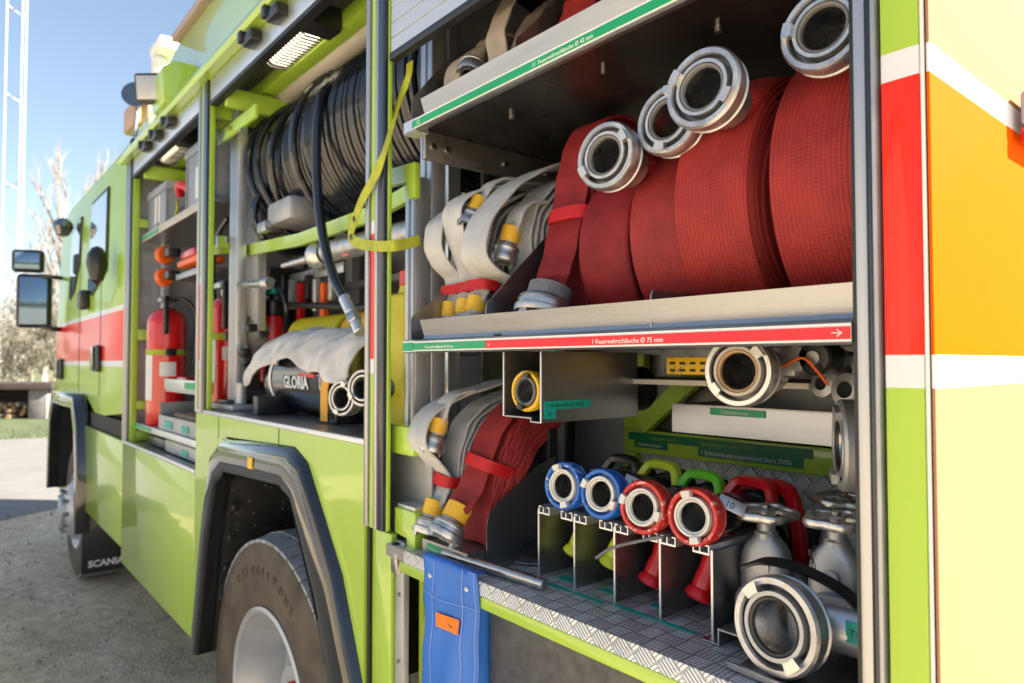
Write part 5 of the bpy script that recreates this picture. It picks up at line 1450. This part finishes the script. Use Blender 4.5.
# cloth
b = MB(); nx, ny = 60, 44; vr = []
for j in range(ny + 1):
    row = []
    for i in range(nx + 1):
        u = i / nx; t = j / ny
        x = -2.36 + .84 * u + .02 * math.sin(t * 6)
        front = 170 + 6 * math.sin(u * 9 + 1) + 4 * math.sin(u * 23) + (9 * (1 - u / .22) if u < .22 else 0) + (12 * (u - .78) / .22 if u > .78 else 0)
        a = math.radians(40 + (front - 40) * t)
        rr = br_ + .026 + .005 * math.sin(u * 21 + t * 5) + .004 * math.sin(u * 37 - t * 11) + .003 * math.sin(u * 61 + t * 23) + .012 * t * t * math.sin(u * 16 + 1) + .006 * t * math.sin(u * 43 + t * 3)
        sag = .0
        if u < .10: sag = (.10 - u) * .5
        row.append(b.v((x, bc + math.cos(a) * rr * .98, bz + math.sin(a) * rr + .012 - sag * .7 + .010 * math.sin(u * 5))))
    vr.append(row)
for r0, r1 in zip(vr, vr[1:]):
    for i in range(nx): b.f([r0[i], r0[i + 1], r1[i + 1], r1[i]], 'cloth')
o = b.build('cloth', ang=80); md = o.modifiers.new('thick', 'SOLIDIFY'); md.thickness = .006
tag(o, 'crumpled pale grey cloth draped over the steel barrel', 'cloth')
# coiled yellow hose behind
t_ = thing('yellow_hose', 'ribbed yellow hose coiled behind the draped cloth', 'hose', (-2.3, .5, 1.8))
b = MB()
for k in range(12):
    x = -2.42 + k * .036; b.tube([V((x, .36 - math.cos(a) * .07, 1.775 + math.sin(a) * .07)) for a in [2 * PI * j / 28 for j in range(28)]], .016, 'canyellow', 10, closed=True)
b.build('coil', t_)
t_ = thing('yellow_hose', 'amber ribbed hose coil behind the right end of the draped cloth', 'hose', (-1.8, .36, 1.66))
b = MB()
for k in range(9):
    x = -1.92 + k * .030; b.tube([V((x, .36 - math.cos(a) * .09, 1.755 + math.sin(a) * .09)) for a in [2 * PI * j / 28 for j in range(28)]], .016, 'sleeve', 10, closed=True)
b.build('coil', t_)
# two couplings right of the barrel
t_ = thing('hose_coupling', 'silver coupling standing in front of the steel barrel beside the amber strap', 'coupling', (-1.5, .06, 1.5), 'loose couplings on the middle floor')
storz(t_, frame(at(341, 398, .05), (.35, -1, .05)), R=.050, ring='castalu', gk='gasket', spin=.3, depth=.04, back=.06)
t_ = thing('hose_coupling', 'silver coupling half hidden behind the middle post', 'coupling', (-1.36, .05, 1.5), 'loose couplings on the middle floor')
storz(t_, frame(at(362, 388, .025), (.45, -1, .05)), R=.048, ring='castalu', gk='gasket', spin=1.0, depth=.04, back=.06)
# mask-like beige fitting and pump at left of the cloth
t_ = thing('hand_pump', 'white pump handle on a grey foot plate left of the draped cloth', 'pump', at(236, 412, .12))
c = at(236, 408, .12)
b = MB(); b.box((c.x - .14, .06, 1.493), (c.x + .14, .2, 1.515), 'panelgrey', bev=.006); b.box((c.x - .12, .08, 1.515), (c.x + .04, .18, 1.53), 'blackplastic', bev=.006); b.build('base', t_)
b = MB(); b.cyl((c.x + .06, .12, 1.515), (c.x + .06, .12, 1.60), .02, 'rimpaint', 20, bev=.003); b.build('column', t_)
b = MB(); b.tube([at(246, 355, .14), at(243, 330, .14), at(241, 305, .14), at(242, 298, .14)], .010, 'whiteplastic', 10, sm=4); b.build('handle', t_)
t_ = thing('breathing_mask', 'beige rubber hood with black clips beside the pump handle', 'mask', at(252, 345, .2))
b = MB(); c = at(253, 345, .2); b.M = Matrix.Translation(c) @ Matrix.Rotation(.4, 4, 'Y'); b.lathe([(0, -.12), (.05, -.11), (.07, -.05), (.075, .02), (.06, .09), (.03, .12), (0, .125)], 'barkpale', seg=24); b.build('hood', t_)
for (u, v) in ((251, 328), (262, 335), (245, 352), (247, 361)): b = MB(); p = at(u, v, .12); b.box((p.x - .03, .10, p.z - .015), (p.x + .02, .14, p.z + .015), 'blackplastic', bev=.006); b.build('clip', t_)

# ------------------------------------------------------------------ compartment nearest the cab
b = MB(); b.box((-3.93, .06, 2.34), (-2.67, .5, 2.352), 'sheet'); b.box((-3.93, .052, 2.335), (-2.67, .06, 2.372), 'canvas', bev=.002); s3 = part(b, 'shelf')
b = MB(); b.box((-3.93, .0495, 2.342), (-3.55, .0515, 2.362), 'green'); b.build('label_strip', s3)
for z in (1.30, 1.72, 2.38, 2.60):
    pass
for za, zb_ in ((1.42, 1.47), (1.80, 1.86), (2.42, 2.47), (1.25, 1.31)): b = MB(); b.box((-3.965, .03, za), (-3.93, .16, zb_), 'lime', bev=.004); part(b, 'jamb_bracket')
upright(-3.93, .15, .03, 1.25, 2.7)
def crate(x0, x1, y0, y1, z0, z1, label):
    t_ = thing('storage_crate', label, 'crate', ((x0 + x1) / 2, (y0 + y1) / 2, z0), 'grey plastic crates on the upper shelf')
    b = MB(); b.box((x0 + .015, y0 + .012, z0), (x1 - .015, y1 - .012, z1 - .03), 'crate', bev=.01); b.box((x0, y0, z1 - .04), (x1, y1, z1), 'crate', bev=.006)
    for x in (x0 + .015, (x0 + x1) / 2, x1 - .02): b.box((x, y0 + .004, z0 + .02), (x + .008, y0 + .014, z1 - .04), 'crate')
    b.build('box', t_)
    b = MB(); b.box((x0 + (x1 - x0) * .35, y0 + .0095, z0 + .06), (x0 + (x1 - x0) * .6, y0 + .0115, z0 + .20), 'paper'); b.build('label_strip', t_)
crate(-3.90, -3.50, .07, .40, 2.354, 2.60, 'grey crate with a paper label at the cab end of the upper shelf')
crate(-3.16, -2.72, .07, .40, 2.354, 2.66, 'taller grey crate on the upper shelf next to the post')
crate(-2.58, -2.30, .32, .50, 2.22, 2.54, 'grey crate seen behind the aluminium uprights left of the hose reel')
# red/yellow cords between crates
b = MB(); b.tube([(-3.42, .12, 2.52), (-3.36, .10, 2.55), (-3.30, .12, 2.53), (-3.28, .14, 2.50)], .022, 'redgrip', 10, sm=5); b.tube([(-3.40, .10, 2.48), (-3.34, .09, 2.44), (-3.38, .09, 2.40), (-3.33, .09, 2.37)], .007, 'strapyellow', 8, sm=5)
b.box((-3.44, .12, 2.353), (-3.24, .3, 2.46), 'blackplastic', bev=.01)
tag(b.build('tool_bundle'), 'dark tool bundle with red strap lying between the two grey crates', 'tools')
# orange reels
b_t = thing('cable_reel', 'two orange discs on a steel pin below the upper shelf', 'cable reel', (-3.55, .12, 2.1))
for z in (2.235, 2.12):
    b = MB(); c = V((-3.63, .10, z)); b.lathe([(0, -.02), (.038, -.02), (.047, -.008), (.047, .008), (.038, .02), (0, .02)], 'orangepl', c, (1, .2, 0), 28); b.build('disc', b_t)
    b = MB(); b.cyl(c - V((.14, .0, 0)), c + V((.16, .02, 0)), .010, 'steel', 10); b.box(c + V((.06, -.02, -.02)), c + V((.16, .04, .02)), 'blackplastic', bev=.006); b.build('pin', b_t)
b = MB(); c = at(192, 258, .1); b.box((c.x - .18, .08, c.z - .03), (c.x + .15, .2, c.z + .0), 'orangepl', bev=.008); b.box((c.x - .1, .075, c.z - .0), (c.x + .12, .15, c.z + .035), 'redgrip', bev=.008); b.box((c.x - .2, .08, c.z - .09), (c.x + .2, .3, c.z - .06), 'sheet', bev=.004)
b.box((c.x - .22, .1, c.z - .03), (c.x - .14, .2, c.z + .01), 'strapyellow', bev=.01)
tag(b.build('tool_holder'), 'red and yellow tools on a steel tray under the upper shelf', 'tools')
b = MB(); b.box((-3.3, .3, 1.5), (-2.7, .6, 2.1), 'darkinner', bev=.03); b.box((-3.25, .28, 1.9), (-2.9, .3, 2.05), 'blackplastic', bev=.01)
tag(b.build('equipment_case'), 'black equipment case standing in the shade behind the large extinguisher', 'case')
# drawers at the bottom
b = MB(); b.box((-3.93, .04, 1.33), (-2.67, .5, 1.345), 'canvas'); b.box((-3.93, .032, 1.322), (-2.67, .04, 1.352), 'anod', bev=.002); b.box((-3.93, .0298, 1.329), (-3.55, .0315, 1.347), 'green')
part(b, 'sliding_tray')
b = MB(); b.box((-3.36, .05, 1.54), (-2.7, .4, 1.555), 'panelgrey'); b.box((-3.36, .045, 1.555), (-2.7, .055, 1.60), 'anod', bev=.002); b.box((-3.0, .043, 1.56), (-2.85, .0445, 1.59), 'green')
b.box((-3.2, .06, 1.58), (-3.05, .1, 1.61), 'redgrip', bev=.004); part(b, 'sliding_tray')
bt = thing('storage_tray', 'grey open tray with teal stickers and a wooden block at the bottom', 'tray', (-3.2, .15, 1.346))
b = MB(); b.box((-3.48, .05, 1.346), (-2.75, .055, 1.42), 'panelgrey'); b.box((-3.48, .055, 1.346), (-3.475, .35, 1.48), 'panelgrey'); b.box((-3.48, .33, 1.346), (-2.75, .335, 1.52), 'panelgrey'); b.box((-3.48, .055, 1.346), (-2.75, .33, 1.35), 'panelgrey'); b.build('tray', bt)
b = MB(); b.box((-3.35, .046, 1.365), (-3.22, .049, 1.40), 'teal'); b.box((-3.05, .046, 1.365), (-2.95, .049, 1.395), 'teal'); b.build('sticker', bt)
b = MB(); b.box((-3.40, .10, 1.351), (-2.95, .22, 1.43), 'wood', bev=.006); tag(b.build('wooden_block'), 'plain wooden block lying in the grey tray at the bottom', 'block')
b = MB(); b.box((-3.35, .05, 1.252), (-2.72, .3, 1.31), 'panelgrey', bev=.006); b.box((-3.05, .047, 1.262), (-2.95, .0495, 1.29), 'teal'); b.box((-3.75, .06, 1.252), (-3.4, .3, 1.30), 'blackplastic', bev=.01)
tag(b.build('flat_case'), 'flat grey case with teal sticker pushed under the sliding tray', 'case')

# ------------------------------------------------------------------ ground and surroundings
def sheet(name, pts, z, mt):
    b = MB(); b.f([b.v((x, y, z)) for x, y in pts], mt); return b.build(name)


g = sheet('ground', [(-1200, -1200), (1200, -1200), (1200, 1200), (-1200, 1200)], -.012, 'farfield'); tag(g, kind='structure')
g = sheet('gravel_yard', [(-9.6, -45), (30, -45), (30, 30), (-9.6, 30)], 0, 'ground'); tag(g, kind='structure')
# paved drive with a ragged edge towards the yard
b = MB(); n = 60; A = []; B = []
for k in range(n + 1):
    y = -16 + 40 * k / n; A.append(b.v((-9.0 - .35 * math.sin(y * 1.3) - .25 * math.sin(y * 3.7), y, .004))); B.append(b.v((-18.2, y, .004)))
for k in range(n): b.f([A[k], A[k + 1], B[k + 1], B[k]], 'paving')
g = b.build('paved_drive'); tag(g, kind='structure')
g = sheet('grass_verge', [(-18.2, -16), (-18.2, 24), (-40, 24), (-40, -16)], .0, 'grass'); tag(g, kind='structure')
b = MB()
for k in range(2060):
    if k < 1900: x, y = random.uniform(-21, -18.1), random.uniform(-4, 3)
    else: x, y = random.gauss(-8.9, .22), random.gauss(-.5, .2)
    h = random.uniform(.015, .04) if k >= 1900 else random.uniform(.03, .08); a = random.uniform(0, PI); w = .012
    p = V((x, y, 0)); b.f([b.v(p + V((math.cos(a) * w, math.sin(a) * w, 0))), b.v(p - V((math.cos(a) * w, math.sin(a) * w, 0))), b.v(p + V((random.uniform(-.03, .03), random.uniform(-.03, .03), h)))], 'grass')
tag(b.build('grass_tufts'), kind='stuff')
b = MB()
for k in range(3500):
    x, y = random.uniform(-9.4, .5), random.uniform(-2.6, 1.2)
    s = random.uniform(.004, .014); p = V((x, y, s * .3)); a = random.uniform(0, PI)
    vs = [b.v(p + V((math.cos(a + q * PI / 2) * s, math.sin(a + q * PI / 2) * s * .8, 0))) for q in range(4)]; t_ = b.v(p + V((0, 0, s * .7)))
    for q in range(4): b.f([vs[q], vs[(q + 1) % 4], t_], 'concretepost' if k % 3 else 'ground')
tag(b.build('gravel'), kind='stuff')

def gpoint(u, dist):
    d = Fw + Rt * ((u - 512) / FPX); d.z = 0; d = d / d.dot(V((Fw.x, Fw.y, 0)).normalized()); return V((CAM.x, CAM.y, 0)) + d * dist

# log store
ls = thing('log_store', 'low dark roofed log store with stacked firewood at the far edge of the drive', 'log store', gpoint(20, 20.5))
c = gpoint(20, 20.5); dirx = (gpoint(60, 20.5) - gpoint(-20, 20.5)).normalized(); dy = V((-dirx.y, dirx.x, 0))
Mx = Matrix((dirx, dy, V((0, 0, 1)))).transposed().to_4x4(); Mx.translation = c
b = MB(); b.M = Mx; b.box((-6, -.2, .86), (1.1, 1.6, 1.06), 'darkbeam', bev=.02); b.build('roof', ls)
b = MB(); b.M = Mx; b.box((.35, -.1, 0), (.9, 1.4, .86), 'concretepost', bev=.02); b.box((-6, 1.4, 0), (.9, 1.5, .86), 'darkbeam'); b.build('wall', ls)
b = MB(); b.M = Mx
for k in range(150):
    x = random.uniform(-5.8, .3); z = .06 + .09 * (k % 5) + random.uniform(-.02, .02); r = random.uniform(.04, .075); y = random.uniform(-.05, .15)
    b.cyl((x, y, z), (x, y + .6, z), r, 'logwood' if k % 3 else 'barkpale', 8)
tag(b.build('firewood', ls), kind='stuff')


# unseen building added to bounce sunlight onto the shaded side and into the paint
mat('render', (.34, .33, .30), .85, var=.05, nscale=1)
mat('slate', (.12, .10, .09), .7, var=.2)
fill_bld = thing('fill_building', 'pale rendered building added out of view to bounce light onto the open side', 'building', (-16, -15, 0))
b = MB(); b.box((-44, -22, 0), (-5, -12, 7.2), 'render'); b.build('wall', fill_bld)
b = MB(); b.prism([(-22.6, 7.2), (-11.4, 7.2), (-11.4, 7.35), (-17, 9.6), (-22.6, 7.35)], 'x', -44.6, -4.4, 'slate'); b.build('roof', fill_bld)
for k in range(5):
    x = -42 + k * 7.2
    b = MB(); b.box((x, -11.99, 0), (x + 4, -11.95, 4.1), 'crate'); o = b.build('door', fill_bld)
    b = MB(); b.box((x + .4, -11.945, 2.3), (x + 3.6, -11.93, 3.4), 'glass'); b.build('pane', o)
    b = MB(); b.box((x + 1.2, -11.99, 5.2), (x + 2.8, -11.95, 6.4), 'white'); o = b.build('window', fill_bld)
    b = MB(); b.box((x + 1.3, -11.945, 5.3), (x + 2.7, -11.935, 6.3), 'glass'); b.build('pane', o)


# unseen hall added to give the rear panel a dark shape to reflect
hall = thing('reflection_hall', 'low grey pitched-roof hall added out of view for the rear panel to reflect', 'building', (8, 22, 0))
b = MB(); b.box((4.5, 17, 0), (15, 30, 5.2), 'concretepost'); b.build('wall', hall)
b = MB(); b.prism([(3.9, 5.2), (15.6, 5.2), (15.6, 5.35), (9.7, 8.2), (3.9, 5.35)], 'y', 16.4, 30.6, 'slate'); b.build('roof', hall)
b = MB(); b.box((6, 16.95, 0), (9, 16.99, 2.8), 'crate'); b.build('door', hall)
b = MB(); b.box((11, 16.95, 1.2), (13, 16.99, 2.4), 'white'); o = b.build('window', hall)
b = MB(); b.box((11.1, 16.93, 1.3), (12.9, 16.945, 2.3), 'glass'); b.build('pane', o)


# bare trees
def bare_tree(base, H, spread, label, mt='barkpale', seed=1, levels=4, twig=.02, fan=.35, leaf=None, r0=None, group='bare trees at the back'):
    rnd = random.Random(seed)
    t_ = thing('bare_tree', label, 'tree', base, group)
    tb = MB(); cb = MB()
    def grow(mb, p, d, L_, r, lv):
        n = 4; pts = [p]; q = p.copy(); dd = d.copy()
        for i in range(n):
            dd = (dd + V((rnd.uniform(-.12, .12), rnd.uniform(-.12, .12), .06))).normalized(); q = q + dd * L_ / n; pts.append(q.copy())
        rr = [r * (1 - .6 * i / n) for i in range(n + 1)]
        sg = 6 if lv == 0 else 3
        rings = []
        for i, pt in enumerate(pts):
            T = dd; X = T.orthogonal().normalized(); Y = T.cross(X)
            rings.append([mb.v(pt + (X * math.cos(2 * PI * k / sg) + Y * math.sin(2 * PI * k / sg)) * rr[i]) for k in range(sg)])
        for A, B in zip(rings, rings[1:]):
            for k in range(sg): mb.f([A[k], A[(k + 1) % sg], B[(k + 1) % sg], B[k]], mt)
        if leaf and lv >= levels - 1:
            for _ in range(2):
                o_ = pts[rnd.randint(1, n)] + V((rnd.gauss(0, .12), rnd.gauss(0, .12), rnd.gauss(0, .12))); s = rnd.uniform(.03, .08)
                a = V((rnd.uniform(-1, 1), rnd.uniform(-1, 1), rnd.uniform(-1, 1))).normalized() * s; c_ = a.orthogonal().normalized() * s
                mb.f([mb.v(o_ + a), mb.v(o_ + c_), mb.v(o_ - a)], leaf)
        if lv < levels:
            kids = (14 if lv == 0 else 6)
            for k in range(kids):
                t = rnd.uniform(.15 if lv == 0 else .25, 1); i = min(n - 1, int(t * n)); pt = pts[i].lerp(pts[i + 1], t * n - i)
                az = rnd.uniform(0, 2 * PI); side = V((math.cos(az), math.sin(az), 0))
                nd = (dd * (1 - fan) + side * fan * spread + V((0, 0, .25))).normalized()
                grow(cb, pt, nd, L_ * rnd.uniform(.32, .5) * (1 if lv else 1.0), max(r * .38, twig), lv + 1)
    grow(tb, V(base), V((0, 0, 1)), H * .8, r0 or H * .018, 0)
    tb.build('trunk', t_); cb.build('crown', t_)


bare_tree(gpoint(62, 48), 14.5, .8, 'tall narrow bare tree just left of the cab', seed=3, levels=3, twig=.02)
bare_tree(gpoint(45, 60), 16, .8, 'tall narrow bare tree second from the cab', seed=5, levels=3, twig=.025)
bare_tree(gpoint(74, 70), 19, .7, 'tall bare tree rising behind the cab roof', seed=8, levels=3, twig=.025)
bare_tree(gpoint(30, 80), 14, 1.1, 'paler bare tree farthest left of the tall ones', seed=9, levels=3, twig=.03)
# blossoming shrubs / low trees along the far edge
k = 0
for (u, d_, H, lf, lab) in ((4, 30, 3.6, 'leafpale', 'olive leafed shrub at the picture edge beside the mast'), (16, 36, 5.2, 'blossom', 'pale twiggy shrub with whitish blossom behind the log store'),
                            (30, 33, 4.2, 'leafpale', 'olive leafed shrub behind the log store roof'), (42, 40, 6.0, 'blossom', 'pale blossoming shrub behind the wing mirror'), (53, 30, 3.8, 'leafpale', 'yellow green shrub touching the cab front'),
                            (-12, 42, 6.0, 'blossom', 'whitish shrub outside the left of the mast'), (66, 44, 5.0, 'leafpale', 'shrub mostly hidden behind the cab'), (24, 50, 7.0, 'leafpale', 'taller shrub standing farthest back behind the log store')):
    k += 1
    bare_tree(gpoint(u, d_), H, 1.6, lab, seed=20 + k, levels=3, twig=.012, fan=.55, leaf=lf, mt='bark' if k % 2 else 'barkpale', group='shrubs along the far edge', r0=.07)

# lattice mast
ms = thing('lattice_mast', 'tall pale steel lattice mast at the left edge', 'mast', gpoint(8, 55))
b = MB(); base = gpoint(9, 55); corners = [base + Rt * a + V((Fw.x, Fw.y, 0)) * c_ for a, c_ in ((-.75, 0), (-.12, .9), (.78, .1))]
for c_ in corners: b.cyl(c_, c_ + V((0, 0, 36)), .065, 'mast', 8)
b.build('legs', ms)
b = MB()
for k in range(5):
    z = 1.8 + k * 7.2
    for i in range(3): b.cyl(corners[i] + V((0, 0, z)), corners[(i + 1) % 3] + V((0, 0, z - .5)), .04, 'mast', 6)
b.build('brace', ms)
# distant treeline hazed
b = MB()
rnd = random.Random(4)
for k in range(2600):
    a = rnd.uniform(0, 2 * PI); r = rnd.uniform(160, 200); h = 5 + 4 * math.sin(a * 9) ** 2 + 3 * math.sin(a * 23 + 1) ** 2
    p = V((math.cos(a) * r, math.sin(a) * r, rnd.uniform(0, h))); s = rnd.uniform(1.2, 3)
    A_ = V((rnd.uniform(-1, 1), rnd.uniform(-1, 1), rnd.uniform(-1, 1))).normalized() * s; C_ = A_.orthogonal().normalized() * s
    b.f([b.v(p + A_), b.v(p + C_), b.v(p - A_), b.v(p - C_)], 'leafpale')
tag(b.build('distant_woods'), kind='stuff')

# ------------------------------------------------------------------ light
sun_dir = V((.62, .50, .52)).normalized()
el = math.asin(sun_dir.z); az = math.atan2(sun_dir.x, sun_dir.y)
w = bpy.data.worlds.new('World'); sc.world = w; w.use_nodes = True
nt = w.node_tree; bg = nt.nodes['Background']
sky = nt.nodes.new('ShaderNodeTexSky'); sky.sky_type = 'NISHITA'; sky.sun_disc = False
sky.sun_elevation = el; sky.sun_rotation = az; sky.air_density = 1.0; sky.dust_density = .6; sky.ozone_density = 1.0
gm = nt.nodes.new('ShaderNodeGamma'); gm.inputs[1].default_value = .78; nt.links.new(sky.outputs[0], gm.inputs[0]); nt.links.new(gm.outputs[0], bg.inputs[0]); bg.inputs[1].default_value = .070
l = bpy.data.lights.new('sun', 'SUN'); l.energy = 5; l.angle = math.radians(.5); l.color = (1, .93, .80)
lo = bpy.data.objects.new('sun', l); col.objects.link(lo); lo.rotation_euler = (-sun_dir).to_track_quat('-Z', 'Y').to_euler(); lo.location = (5, 5, 20)
sc.view_settings.view_transform = 'Standard'; sc.view_settings.look = 'None'; sc.view_settings.exposure = 2.15; sc.view_settings.gamma = 1
sc.view_settings.use_curve_mapping = False
sc.cycles.max_bounces = 8; sc.cycles.diffuse_bounces = 4; sc.cycles.glossy_bounces = 4
sc.cycles.sample_clamp_indirect = 8
sc.cycles.use_denoising = True
